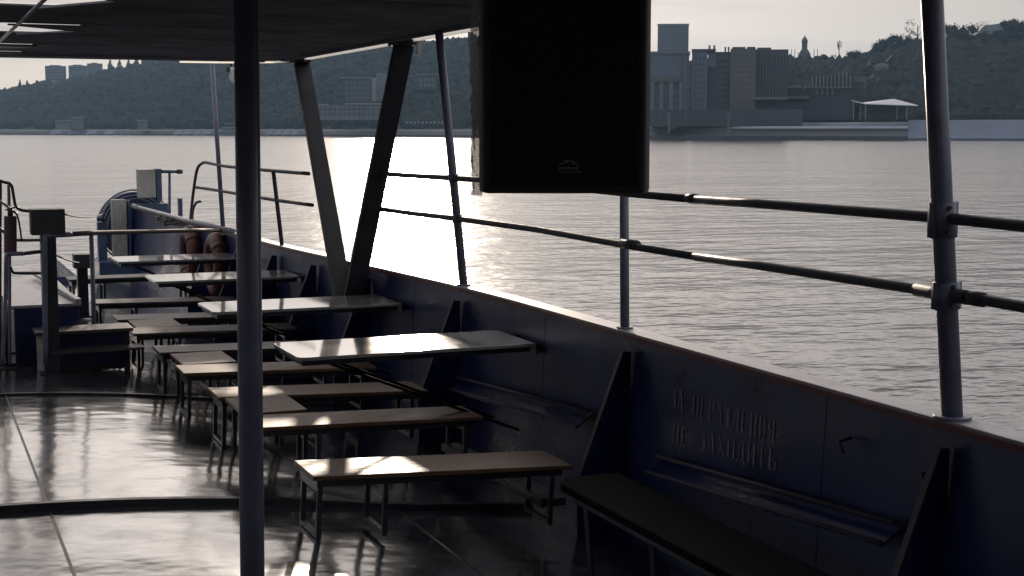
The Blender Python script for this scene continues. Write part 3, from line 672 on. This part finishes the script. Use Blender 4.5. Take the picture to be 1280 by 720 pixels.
for px in pxs:
    a = angpx(px); rp, s, r = tab(px); 
    for t in ts:
        D = s+(r-s)*t; mb.v.append((D*math.sin(a), D*math.cos(a), gz(px, D)))
nt_ = len(ts)
for i in range(len(pxs)-1):
    for j in range(nt_-1): a = i*nt_+j; mb.f.append((a, a+nt_, a+nt_+1, a+1))
o = mb.build('hill', M['ground'], smooth=True); tag(o, kind='structure')
# forest canopy as one mass
ico = bmesh.new(); bmesh.ops.create_icosphere(ico, subdivisions=1, radius=1); IV = [v.co.copy() for v in ico.verts]; IF = [[v.index for v in f.verts] for f in ico.faces]; ico.free()
def blob(mb, c, r, sz=1.0):
    k = len(mb.v); sd = random.random()*100
    for v in IV:
        q = 1+.45*noise.noise(v*1.3+Vector((sd, 0, 0))); mb.v.append((c.x+v.x*r*q, c.y+v.y*r*q, c.z+v.z*r*q*sz))
    mb.f += [tuple(k+i for i in f) for f in IF]
def leaves(mb, c, r, n, s):
    for _ in range(n):
        d = Vector((random.gauss(0, 1), random.gauss(0, 1), random.gauss(0, 1))).normalized()*r*random.uniform(.75, 1.25)
        p = c+d; u = Vector((random.gauss(0, 1), random.gauss(0, 1), random.gauss(0, 1))).normalized(); w = u.cross(d).normalized() if u.cross(d).length > .01 else Vector((1, 0, 0))
        q = s*random.uniform(.6, 1.3); mb.poly([p-u*q, p+w*q*.7, p+u*q])
def inlot(px, D):                       # building plots kept clear
    return (795 < px < 1005 and D < 585) or (1000 < px < 1075 and D < 610) or (415 < px < 560 and D < 900 and False)
mb = MB(); cnt = 0
while cnt < 7500:
    px = random.uniform(-250, 1450); rp, s, r = tab(px); fl = s+(82 if px > 700 else 32)
    D = fl+(r*1.02-fl)*random.random()**.9
    if inlot(px, D): continue
    a = angpx(px); c = Vector((D*math.sin(a), D*math.cos(a), gz(px, D)+2.5)); rr = random.uniform(2.5, 5.5)*(1 if D > 650 else .8)
    blob(mb, c, rr, random.uniform(.8, 1.25)); leaves(mb, c, rr, 14, rr*.13); cnt += 1
o = mb.build('forest', M['leaf']); tag(o, 'dark hazy wooded hillside across the river', 'forest', kind='stuff')
# bank shrubs belong to the mass; ridge trees are things
def tree(px, D, h, w, kind, label, group='trees standing out along the far ridge'):
    a = angpx(px); b = Vector((D*math.sin(a), D*math.cos(a), gz(px, D)-1))
    t = thing('pine_tree' if kind == 'pine' else 'tree', label, 'tree', b, group, local=True)
    k = MB().tube([(0, 0, 0), (w*.03, 0, h*.5), (0, 0, h*.85)], h*.03, 6, h*.008)
    if kind != 'pine':
        for _ in range(7):
            q = random.uniform(0, 6.28); z = h*random.uniform(.35, .7); k.tube([(0, 0, z), (w*.4*math.cos(q), w*.4*math.sin(q), z+h*.2)], h*.012, 5, h*.003)
    k.build('trunk', M['bark'], t)
    mb = MB()
    if kind == 'pine':
        for i in range(16):
            z = h*(.15+.82*i/15); rr = w*.5*(1-i/16)+.25
            leaves(mb, Vector((0, 0, z)), rr*.7, 26, .5+rr*.22)
    else:
        nb = 16 if kind == 'full' else 9
        for i in range(nb):
            q = random.uniform(0, 6.28); rd = w*.5*random.random()**.6; z = h*random.uniform(.45, .95); c = Vector((rd*math.cos(q), rd*math.sin(q), z))
            if kind == 'full': blob(mb, c, w*.14)
            leaves(mb, c, w*.17, 46 if kind == 'full' else 26, w*(.055 if kind == 'full' else .035))
    mb.build('crown', M['leaf2'], t)
    return t
for i, (px, dD, h, w, k, l) in enumerate((
  (1143, 0, 19, 16, 'airy', 'sparse airy tree on the ridge left of the thick post'), (1122, 0, 13, 14, 'full', 'round topped tree on the ridge between pavilion and thick post'),
  (1098, 0, 12, 15, 'full', 'low broad tree on the ridge right above the white tent pavilion'), (1070, 0, 10, 11, 'full', 'small dark tree just right of the antenna mast'),
  (1030, 0, 9, 12, 'full', 'small round tree between the domed church and the antenna mast'), (1198, 0, 13, 16, 'full', 'round tree just right of the thick post on the ridge'), (1217, 0, 17, 11, 'airy', 'feathery tree standing left of the pale distant block on the ridge'),
  (1240, -20, 12, 14, 'full', 'dark tree in front of the pale distant block'), (1272, 0, 16, 17, 'full', 'tall dark tree at the right picture edge'))):
    rp, s, r = tab(px); tree(px, r-12+dD, h, w, k, l)
for px, h, w, l in ((27, 13, 7, 'small conifer, second from left on the far left ridge'), (36, 11, 7, 'conifer just right of the tallest one on the far left ridge'), (8, 8, 8, 'leftmost low conifer on the far left ridge'), (48, 10, 8, 'conifer just left of the leftmost tower block'), (140, 17, 10, 'conifer right beside the rightmost of the three tower blocks'), (152, 15, 11, 'dark conifer on the rising slope right of the tower blocks'), (163, 13, 9, 'pointed conifer midway up the rising slope'), (173, 13, 9, 'conifer where the slope meets the roof edge')):
    rp, s, r = tab(px); tree(px, r-8, h, w, 'pine', l, 'conifers along the far left ridge')
# --- building helper: located by bearing, distance, real size, facing the river
class Bld:
    def __init__(s, name, label, cat, px0, px1, D, ytop, ybot=None, depth=18, group=None):
        s.a = ad(px0, 163, D/math.cos(angpx(px0)-YAW-(math.atan(((px0+px1)/2-640)/1811)))); s.b = ad(px1, 163, D/math.cos(angpx(px1)-YAW-(math.atan(((px0+px1)/2-640)/1811))))
        pm = (px0+px1)/2; s.am = angpx(pm); s.dep = Vector((math.sin(s.am), math.cos(s.am), 0)); s.rt = Vector((math.cos(s.am), -math.sin(s.am), 0))
        s.c = Vector((D*math.sin(s.am), D*math.cos(s.am), 0)); s.Df = D*math.cos(s.am-YAW); s.px0 = px0; s.px1 = px1
        k = s.Df/1811; s.k = k/math.cos(s.am-YAW)*1.0
        s.w = (px1-px0)*k/math.cos(s.am-YAW)*1.0; s.zt = H+(163-ytop)*k; s.zb = gz(pm, D)-2 if ybot is None else H+(163-ybot)*k
        s.kz = k; s.depth = depth
        s.t = thing(name, label, cat, (s.c.x, s.c.y, s.zb), group)
    def u(s, px): return (px-(s.px0+s.px1)/2)*s.k
    def z(s, py): return H+(163-py)*s.kz
    def box(s, nm, m, u0, u1, d0, d1, z0, z1, parent=None):
        P = [s.c+s.rt*u+s.dep*d for u, d in ((u0, d0), (u1, d0), (u1, d1), (u0, d1))]
        o = MB().prism([(p.x, p.y, z0) for p in P], (0, 0, z1-z0)).build(nm, m, s.t)
        if parent is not None: o.parent = parent; o.location = (0, 0, 0)
        return o
    def pbox(s, nm, m, x0, y0, x1, y1, d0, d1): return s.box(nm, m, s.u(x0), s.u(x1), d0, d1, s.z(y1), s.z(y0))
    def win(s, x0, x1, y0, y1, nx, nyy, m='glass', fx=.6, fy_=.6, d=-.12):
        for i in range(nx):
            for j in range(nyy):
                wx = (x1-x0)/nx; wy = (y1-y0)/nyy
                s.pbox('window', M[m], x0+wx*(i+.5-fx/2), y0+wy*(j+.5-fy_/2), x0+wx*(i+.5+fx/2), y0+wy*(j+.5+fy_/2), d, .05)
# right bank complex
b = Bld('office_building', 'blue grey boxy building with tall columns, right beside the loudspeaker', 'building', 812, 862, 530, 66, 158)
b.pbox('wall', M['fblue'], 812, 67, 860, 158, 0, 30); b.pbox('roof_band', M['fgrey'], 811, 65.5, 861, 68.8, -.5, 30.5)
b.pbox('portal_lintel', M['fbrown'], 812, 97, 851, 103, -1.6, -.05)
for x in (813, 824, 836, 848): b.pbox('column', M['fgrey'], x, 103.3, x+4.5, 140, -1.5, -.1)
b.win(814, 850, 105, 134, 6, 3, fx=.5, fy_=.7); b.pbox('stair_core', M['fblue'], 853, 70, 857, 140, -1, -.05)
b = Bld('office_building', 'narrow pale blue block beside the boxy columned building', 'building', 863, 883, 532, 63, 158)
b.pbox('wall', M['fblue'], 864, 64, 883, 158, 0, 25); b.pbox('roof', M['fdark'], 863.5, 62.5, 893, 65, -.4, 25); b.win(866, 881, 70, 136, 3, 9, fx=.5, fy_=.45)
for x in (884, 890): b.pbox('chimney', M['fwhite'], x, 57, x+2.5, 62.3, 5, 7)
b = Bld('office_building', 'dark block with pale upper stair tower between blue and brown blocks', 'building', 884, 911, 534, 64, 158)
b.pbox('wall', M['fdark'], 884, 66, 911.5, 158, 0, 25); b.pbox('stair_tower', M['fblue'], 884, 66.5, 894, 85, -.8, -.05); b.win(895, 910, 70, 136, 4, 9, 'fblue', fx=.4, fy_=.5)
for x in (904, 908): b.pbox('chimney', M['fdark'], x, 59, x+2, 65.8, 5, 7)
b = Bld('office_building', 'plain brown grey slab block in the middle of the riverside row', 'building', 912, 944, 528, 61, 158)
b.pbox('wall', M['fbrown'], 912, 62, 943, 158, 0, 26); b.pbox('roof', M['fdark'], 914, 59.5, 930, 61.8, 2, 24); b.pbox('roof', M['fdark'], 932, 59.5, 942, 61.8, 2, 24); b.win(914, 941, 66, 138, 5, 10, 'fdark', fx=.35, fy_=.25, d=-.06)
b = Bld('office_building', 'dark ribbed block with vertical fins, right end of the riverside row', 'building', 945, 984, 532, 62, 158)
b.pbox('wall', M['fdark'], 944, 63, 983, 158, 0, 26)
for i in range(10): b.pbox('fin', M['fgrey'], 945+i*3.9, 67, 945.7+i*3.9, 122, -.7, -.05)
b.pbox('canopy', M['fgrey'], 940, 122, 983, 125, -5, -.75); b.pbox('roof', M['fbrown'], 945, 60, 962, 62.8, 3, 20)
b = Bld('podium_building', 'long low dark podium at the foot of the riverside blocks', 'building', 812, 1000, 512, 137, 158)
b.pbox('wall', M['quaydark'], 812, 137, 1000, 158, 0, 14)
for i in range(22): b.pbox('window', M['glass'], 815+i*8.4, 142, 819+i*8.4, 151, -.15, -.01)
b = Bld('low_building', 'low pavilion with pale flat roofs between the ribbed block and the arcade', 'building', 982, 1016, 560, 108, 150)
b.pbox('wall', M['fdark'], 983, 112, 1014, 150, 0, 16); b.pbox('roof', M['fwhite'], 982, 108, 991, 110.4, -2, 15); b.pbox('roof', M['fwhite'], 992, 107.5, 1001, 110, -2, 15); b.pbox('roof', M['fgrey'], 1005, 108, 1016, 110.5, -2, 15); b.pbox('terrace', M['fgrey'], 982, 121, 1010, 124, -4, -.1); b.win(984, 1012, 126, 146, 7, 2)
b = Bld('arcade_building', 'building with two rows of white columns below the antenna mast', 'building', 1013, 1080, 590, 92, 150)
b.pbox('wall', M['fdark'], 1014, 95, 1064, 150, 0, 20); b.pbox('wing', M['fbrown'], 1064.2, 96, 1080, 120, 4, 18)
for i in range(11): b.pbox('column', M['fwhite'], 1015+i*4.5, 95+(-3 if i in (7, 8, 9) else 0), 1016.3+i*4.5, 109, -1.2, -.1)
for i in range(5): b.pbox('column', M['fwhite'], 1015+i*6, 112, 1016.3+i*6, 119, -1.2, -.1)
b.pbox('floor_slab', M['fgrey'], 1013.5, 109.3, 1064, 111, -1.6, -.05); b.win(1066, 1079, 99, 112, 4, 2, 'fwhite', fx=.25, fy_=.5, d=3.8)
# church dome
b = Bld('domed_church', 'small domed church with lantern and pinnacles on the skyline', 'church', 985, 1022, 830, 66, 95, depth=12)
b.pbox('nave', M['fbrown'], 988, 74, 1020, 95, 0, 12)
cc = b.c+b.dep*6
def lathe(prof, nm, m, off=0):
    n = 16; mb = MB(); c0 = cc+b.rt*off
    for r_, z_ in prof:
        for j in range(n): q = 2*math.pi*j/n; mb.v.append((c0.x+r_*math.cos(q), c0.y+r_*math.sin(q), z_))
    for i in range(len(prof)-1):
        for j in range(n): mb.f.append((i*n+j, i*n+(j+1) % n, (i+1)*n+(j+1) % n, (i+1)*n+j))
    return mb.build(nm, m, b.t, smooth=True)
kz = b.k; Z = b.z; c_off = b.u(1003.5)
lathe([(8.5*kz, Z(75)), (8*kz, Z(71)), (7*kz, Z(67)), (4.4*kz, Z(63)), (3.6*kz, Z(62))], 'dome_base', M['fdark'], c_off)
lathe([(3.4*kz, Z(62.5)), (3.4*kz, Z(54)), (4.0*kz, Z(53.4)), (3.6*kz, Z(51)), (2.6*kz, Z(48.6)), (1.2*kz, Z(47.3)), (.9*kz, Z(46)), (.3*kz, Z(45)), (.15*kz, Z(43.5))], 'lantern', M['fbrown'], c_off)
for x in (988, 992, 1015, 1019, 996): b.pbox('pinnacle', M['fdark'], x-.35, 62 if x != 996 else 66, x+.35, 75, 2, 2.4)
b = Bld('antenna_mast', 'slender antenna mast with clustered panels on the skyline', 'mast', 1044, 1049, 810, 52, 92)
b.pbox('mast', M['fdark'], 1046, 52, 1047, 92, 0, .5)
for x, y0, y1 in ((1044.2, 53, 60), (1048, 53, 61), (1045, 56, 63)): b.pbox('panel_antenna', M['fgrey'], x, y0, x+1, y1, -.4, .2)
# tower block far on the hill
b = Bld('tower_block', 'tall pale glazed tower block rising behind the riverside row', 'building', 821, 860, 1010, 32, 80)
b.pbox('wall', M['fgrey'], 821, 33, 859, 80, 0, 22); b.pbox('parapet', M['fwhite'], 820.6, 31.5, 859.4, 33, -.5, 22.5)
for j in range(11): b.pbox('window_band', M['glass'], 822, 35+j*3.1, 858, 36.6+j*3.1, -.3, -.01)
b = Bld('distant_block', 'pale blue grey distant block on the right skyline between trees', 'building', 1224, 1284, 1250, 30, 60)
P = [(1222, 60), (1224, 38), (1229, 33), (1246, 31), (1248, 29), (1250, 31), (1262, 32), (1284, 33), (1284, 60)]
MB().prism([b.c+b.rt*b.u(x)+Vector((0, 0, b.z(y)-b.c.z)) for x, y in P], b.dep*25).build('wall', M['fgrey'], b.t)
for j in range(5): b.pbox('window_band', M['glass'], 1226, 40+j*3.6, 1280, 41.5+j*3.6, -.3, -.01)
# hillside houses
for px0, px1, yt, D, l in ((1090, 1109, 80, 690, 'white roofed house among the trees above the tent pavilion'), (1121, 1137, 79, 720, 'small pale roofed house uphill near the thick post')):
    b = Bld('house', l, 'house', px0, px1, D, yt, yt+8)
    b.pbox('wall', M['fgrey'], px0+1, yt+3.2, px1-1, yt+9, 0, 9)
    m_ = MB(); Pq = [b.c+b.rt*b.u(x)+Vector((0, 0, b.z(y))) for x, y in ((px0, yt+3.1), ((px0+px1)/2-3, yt), ((px0+px1)/2+4, yt), (px1, yt+3.1))]
    m_.prism(Pq, b.dep*10).build('roof', M['fwhite'], b.t)
# tent pavilion on the quay
b = Bld('tent_pavilion', 'riverside pavilion with white peaked tent roof on pale columns', 'pavilion', 1064, 1145, 500, 123, 150)
def PP(x, y, d): return b.c+b.rt*b.u(x)+b.dep*d+Vector((0, 0, b.z(y)))
mb = MB(); pk = PP(1116, 123.5, 6); cs = [PP(1081, 129.5, 0), PP(1144, 132, 0), PP(1138, 129.5, 13), PP(1078, 127.5, 13)]
for i in range(4): mb.prism([cs[i], cs[(i+1) % 4], pk], (0, 0, -.25))
mb.build('tent_roof', M['tent'], b.t)
mb = MB(); mb.prism([PP(1066, 125, 1), PP(1083, 129.5, 1), PP(1083, 129.5, 9), PP(1066, 125, 9)], (0, 0, -.3)); mb.build('side_roof', M['tent'], b.t)
for x, d in ((1067.8, 1), (1075.5, 8), (1082, 1), (1119, 3), (1130.5, 1)): b.pbox('column', M['fwhite'], x, 131 if x > 1070 else 126.5, x+1.4, 149, d, d+.4)
b.pbox('back_wall', M['fdark'], 1083, 132, 1128, 149, 11, 11.4)
# middle of the bank, seen through the struts
b = Bld('terrace_building', 'stepped hillside building with pale end wall seen between the struts', 'building', 424, 490, 830, 92, 132)
b.pbox('wall', M['fdark'], 430, 99, 464, 128, 0, 16); b.pbox('roof', M['fwhite'], 426, 97.5, 466, 98.7, -1, 16); b.pbox('end_wall', M['fwhite'], 465, 98, 471, 127, -2, -.1)
b.pbox('upper_block', M['fgrey'], 471.3, 92, 490, 126, 1, 18); b.win(432, 463, 101, 126, 6, 4, 'fgrey', fx=.5, fy_=.4)
b = Bld('riverside_station', 'long low pale river station behind the slanted struts', 'building', 386, 478, 790, 128, 158)
b.pbox('wall', M['fgrey'], 390, 132, 478, 150, 0, 12); b.pbox('roof', M['fwhite'], 388, 130, 412, 131.8, -1, 12); b.pbox('roof', M['fwhite'], 432, 129, 478, 131, -1, 12); b.win(392, 476, 134, 146, 14, 2, 'fdark'); 
b = Bld('promenade_kiosks', 'row of tiny pale kiosks on the promenade left of the loudspeaker', 'kiosks', 505, 562, 735, 150, 158)
for i in range(11): b.pbox('kiosk', M['fwhite'], 507+i*5, 152, 509.6+i*5, 154.5, 0, 3)
b = Bld('hillside_villa', 'faint pale villa on the slope right of the slim leaning post', 'building', 520, 548, 860, 92, 112)
b.pbox('wall', M['fdark'], 522, 95, 546, 112, 0, 12); b.pbox('roof', M['fgrey'], 520, 93, 548, 94.6, -1, 13); b.win(524, 544, 97, 110, 4, 2, 'fgrey')
# left skyline towers
for i, (x0, x1, y, l) in enumerate(((60, 84, 82, 'pale square tower block, leftmost of three on the far left skyline'), (89, 111, 81.5, 'pale tower block, middle of three on the far left skyline'), (112, 130, 79, 'pale tower block, rightmost and tallest of three on the skyline'))):
    b = Bld('tower_block', l, 'building', x0, x1, 1560, y, 118, group='three tower blocks on the far left skyline')
    b.pbox('wall', M['fgrey'], x0, y+1.2, x1, 118, 0, 20); b.pbox('penthouse', M['fgrey'], x0+5, y, x1-6, y+1.1, 4, 14)
    for j in range(6): b.pbox('window_band', M['glass'], x0+1.5, y+3+j*2.8, x1-1.5, y+4.2+j*2.8, -.4, -.01)
b = Bld('long_hill_building', 'long pale hazy building on the hill just under the roof edge', 'building', 180, 300, 1330, 74, 90)
b.pbox('wall', M['fgrey'], 182, 76, 298, 92, 0, 16); b.win(184, 296, 78, 88, 18, 2)
# piers on the left bank
for x0, x1, y, D, l in ((70, 88, 150, 1060, 'low white pier house at the far left shore'), (90, 104, 146, 1080, 'small pale boathouse behind the low white pier house'), (172, 184, 150, 985, 'tiny pale hut on the far shore left of the thin post')):
    b = Bld('pier_house', l, 'building', x0, x1, D, y, 160); b.pbox('wall', M['fgrey'], x0, y+1.6, x1, 162, 0, 8); b.pbox('roof', M['fwhite'], x0-1, y, x1+1, y+1.5, -1, 9)
b = Bld('river_boat', 'white passenger boat moored on the far shore behind the foreground pole', 'boat', 272, 296, 880, 153, 169)
b.zb = WZ
mb = MB(); Q = [(272, 165), (296, 165), (296, 169.3), (274, 169.3)]
mb.prism([b.c+b.rt*b.u(x)+Vector((0, 0, b.z(y))) for x, y in Q], b.dep*5).build('hull', M['fgrey'], b.t)
b.pbox('cabin', M['fwhite'], 277, 158.5, 296, 164.8, .6, 4.4); b.pbox('upper_deck', M['fwhite'], 281, 154, 293, 155.2, .8, 4.2)
for x in (282, 286.5, 291): b.pbox('post', M['fgrey'], x, 155.4, x+.8, 158.3, 1, 1.4)
for i in range(5): b.pbox('window', M['glass'], 279+i*3.4, 160, 281+i*3.4, 162.5, .4, .59)
# quays: stepped concrete embankment swept along the shore
def quay(name, px0, px1, prof, m, label=None):
    mb = MB(); n = int((px1-px0)/15); k = len(prof)
    for i in range(n+1):
        px = px0+(px1-px0)*i/n; a = angpx(px); s = tab(px)[1]
        for d, z in prof: mb.v.append(((s+d)*math.sin(a), (s+d)*math.cos(a), WZ+z))
    for i in range(n):
        for j in range(k-1): q = i*k+j; mb.f.append((q, q+k, q+k+1, q+1))
    o = mb.build(name, m); tag(o, kind='structure')
quay('quay', 600, 1135, [(-4, -1), (-3.9, 1.4), (2, 1.5), (6, 3.0), (6.1, 3.9)], M['quaydark'])
quay('promenade', 600, 1135, [(6.15, 3.5), (8, 4.1), (9, 4.6), (12, 4.7), (40, 4.75), (40.1, 6.0), (44, 6.1)], M['pale'])
quay('embankment', 1135, 2200, [(-4, -1), (-3.9, .9), (-1, 1.0), (0, 1.1), (16, 6.6), (40, 6.8)], M['concrete'])
quay('shore_road', -900, 600, [(-3, -1), (-2.9, 1.0), (3, 1.1), (7, 2.7), (16, 3.7), (26, 4.0)], M['quaydark'])
for px0, px1, l in ((215, 262, 'pale concrete slipway on the far shore left of the foreground pole'), (330, 372, 'pale sloping slipway between foreground pole and left strut'), (60, 150, 'long pale concrete landing on the far left shore')):
    mb = MB(); 
    for i in range(4):
        p0 = px0+(px1-px0)*i/4+1; p1 = px0+(px1-px0)*(i+1)/4; s = tab((p0+p1)/2)[1]-4
        q = []
        for px, d, z in ((p0, 0, .2), (p1, 0, .2), (p1+6, 14, 3.4), (p0+6, 14, 3.4)): a = angpx(px); q.append(((s+d)*math.sin(a), (s+d)*math.cos(a), WZ+z+.6))
        mb.prism(q, (0, 0, -.5))
    o = mb.build('slipway', M['concrete']); tag(o, l, 'slipway')
for i, (x, D, l) in enumerate(((836, 497, 'tall pale pillar on the quay left of the brown slab block'), (910.5, 494, 'thin pale pillar on the quay below the brown slab block'))):
    b = Bld('quay_pillar', l, 'pillar', x-1.5, x+1.5, D, 143, 166); b.pbox('shaft', M['fgrey'], x-1.2, 143, x+1.2, 166, 0, .6); b.pbox('cap', M['fwhite'], x-1.8, 142, x+1.8, 142.8, -.2, .8)

# ============================================================ haze
SUN_AZ, SUN_EL = R(18.6), R(9.3)
hz = MB().box(-2400, 2400, -2400, 2400, WZ-3.2, 175).build('haze', M['white']); tag(hz, kind='stuff', label='thin bluish river haze over the water', cat='haze')
hm = bpy.data.materials.new('haze'); hm.use_nodes = True; N = hm.node_tree.nodes; L = hm.node_tree.links; N.remove(N['Principled BSDF'])
pv = N.new('ShaderNodeVolumePrincipled'); pv.inputs['Color'].default_value = (.42, .68, 1, 1); pv.inputs['Density'].default_value = .00010; pv.inputs['Anisotropy'].default_value = .3
L.new(pv.outputs[0], N['Material Output'].inputs['Volume']); hz.data.materials.clear(); hz.data.materials.append(hm)
# ============================================================ light
w = bpy.data.worlds.new('World'); SC.world = w; w.use_nodes = True; N = w.node_tree.nodes; L = w.node_tree.links
bg = N['Background']; sk_ = N.new('ShaderNodeTexSky'); sk_.sky_type = 'NISHITA'; sk_.sun_disc = False
sk_.sun_elevation = SUN_EL; sk_.sun_rotation = SUN_AZ; sk_.air_density = 1.0; sk_.dust_density = 2.0; sk_.ozone_density = 1.5
hs = N.new('ShaderNodeHueSaturation'); hs.inputs['Saturation'].default_value = .5; gm = N.new('ShaderNodeGamma'); gm.inputs[1].default_value = .35; L.new(sk_.outputs[0], gm.inputs[0]); L.new(gm.outputs[0], hs.inputs['Color'])
tc = N.new('ShaderNodeTexCoord'); mp = N.new('ShaderNodeMapping'); mp.inputs['Scale'].default_value = (2, 2, 30); L.new(tc.outputs['Generated'], mp.inputs[0])
nz2 = N.new('ShaderNodeTexNoise'); nz2.inputs['Scale'].default_value = 1.6; nz2.inputs['Detail'].default_value = 4; L.new(mp.outputs[0], nz2.inputs['Vector'])
rp_ = N.new('ShaderNodeValToRGB'); rp_.color_ramp.elements[0].position = .4; rp_.color_ramp.elements[0].color = (.89, .835, .84, 1); rp_.color_ramp.elements[1].position = .6; rp_.color_ramp.elements[1].color = (1.06, .98, .945, 1)
L.new(nz2.outputs[0], rp_.inputs[0])
mx = N.new('ShaderNodeMix'); mx.data_type = 'RGBA'; mx.blend_type = 'MULTIPLY'; mx.inputs[0].default_value = 1
sx = N.new('ShaderNodeSeparateXYZ'); L.new(tc.outputs['Generated'], sx.inputs[0])
mr = N.new('ShaderNodeMapRange'); mr.interpolation_type = 'SMOOTHSTEP'; mr.inputs['From Min'].default_value = .08; mr.inputs['From Max'].default_value = .24; mr.inputs['To Min'].default_value = 1.25; mr.inputs['To Max'].default_value = 3.6
L.new(sx.outputs['Z'], mr.inputs[0])      # thin bright cloud veil above the darker haze near the horizon
vm = N.new('ShaderNodeVectorMath'); vm.operation = 'SCALE'; L.new(hs.outputs[0], vm.inputs[0]); L.new(mr.outputs[0], vm.inputs['Scale'])
dp = N.new('ShaderNodeVectorMath'); dp.operation = 'DOT_PRODUCT'; L.new(tc.outputs['Generated'], dp.inputs[0]); dp.inputs[1].default_value = (math.sin(SUN_AZ), math.cos(SUN_AZ), .1)
mr2 = N.new('ShaderNodeMapRange'); mr2.interpolation_type = 'SMOOTHSTEP'; mr2.inputs['From Min'].default_value = .1; mr2.inputs['From Max'].default_value = .93; mr2.inputs['To Min'].default_value = .8; mr2.inputs['To Max'].default_value = 1.0
L.new(dp.outputs['Value'], mr2.inputs[0])
vm2 = N.new('ShaderNodeVectorMath'); vm2.operation = 'SCALE'; L.new(vm.outputs[0], vm2.inputs[0]); L.new(mr2.outputs[0], vm2.inputs['Scale'])
L.new(vm2.outputs[0], mx.inputs[6]); L.new(rp_.outputs[0], mx.inputs[7]); L.new(mx.outputs[2], bg.inputs[0]); bg.inputs[1].default_value = .15
sl = bpy.data.lights.new('sun', 'SUN'); sl.energy = 2.6; sl.angle = R(1.2); sl.color = (1, .84, .68)
so = bpy.data.objects.new('sun', sl); COL.objects.link(so)
d = Vector((math.sin(SUN_AZ)*math.cos(SUN_EL), math.cos(SUN_AZ)*math.cos(SUN_EL), math.sin(SUN_EL)))
so.rotation_euler = d.to_track_quat('Z', 'Y').to_euler(); so.location = d*50
SC.view_settings.view_transform = 'Standard'; SC.view_settings.look = 'None'; SC.view_settings.exposure = .3; SC.view_settings.gamma = 1
SC.cycles.use_denoising = True; SC.cycles.volume_bounces = 0
for o in bpy.data.objects:
    if '_local' in o: del o['_local']
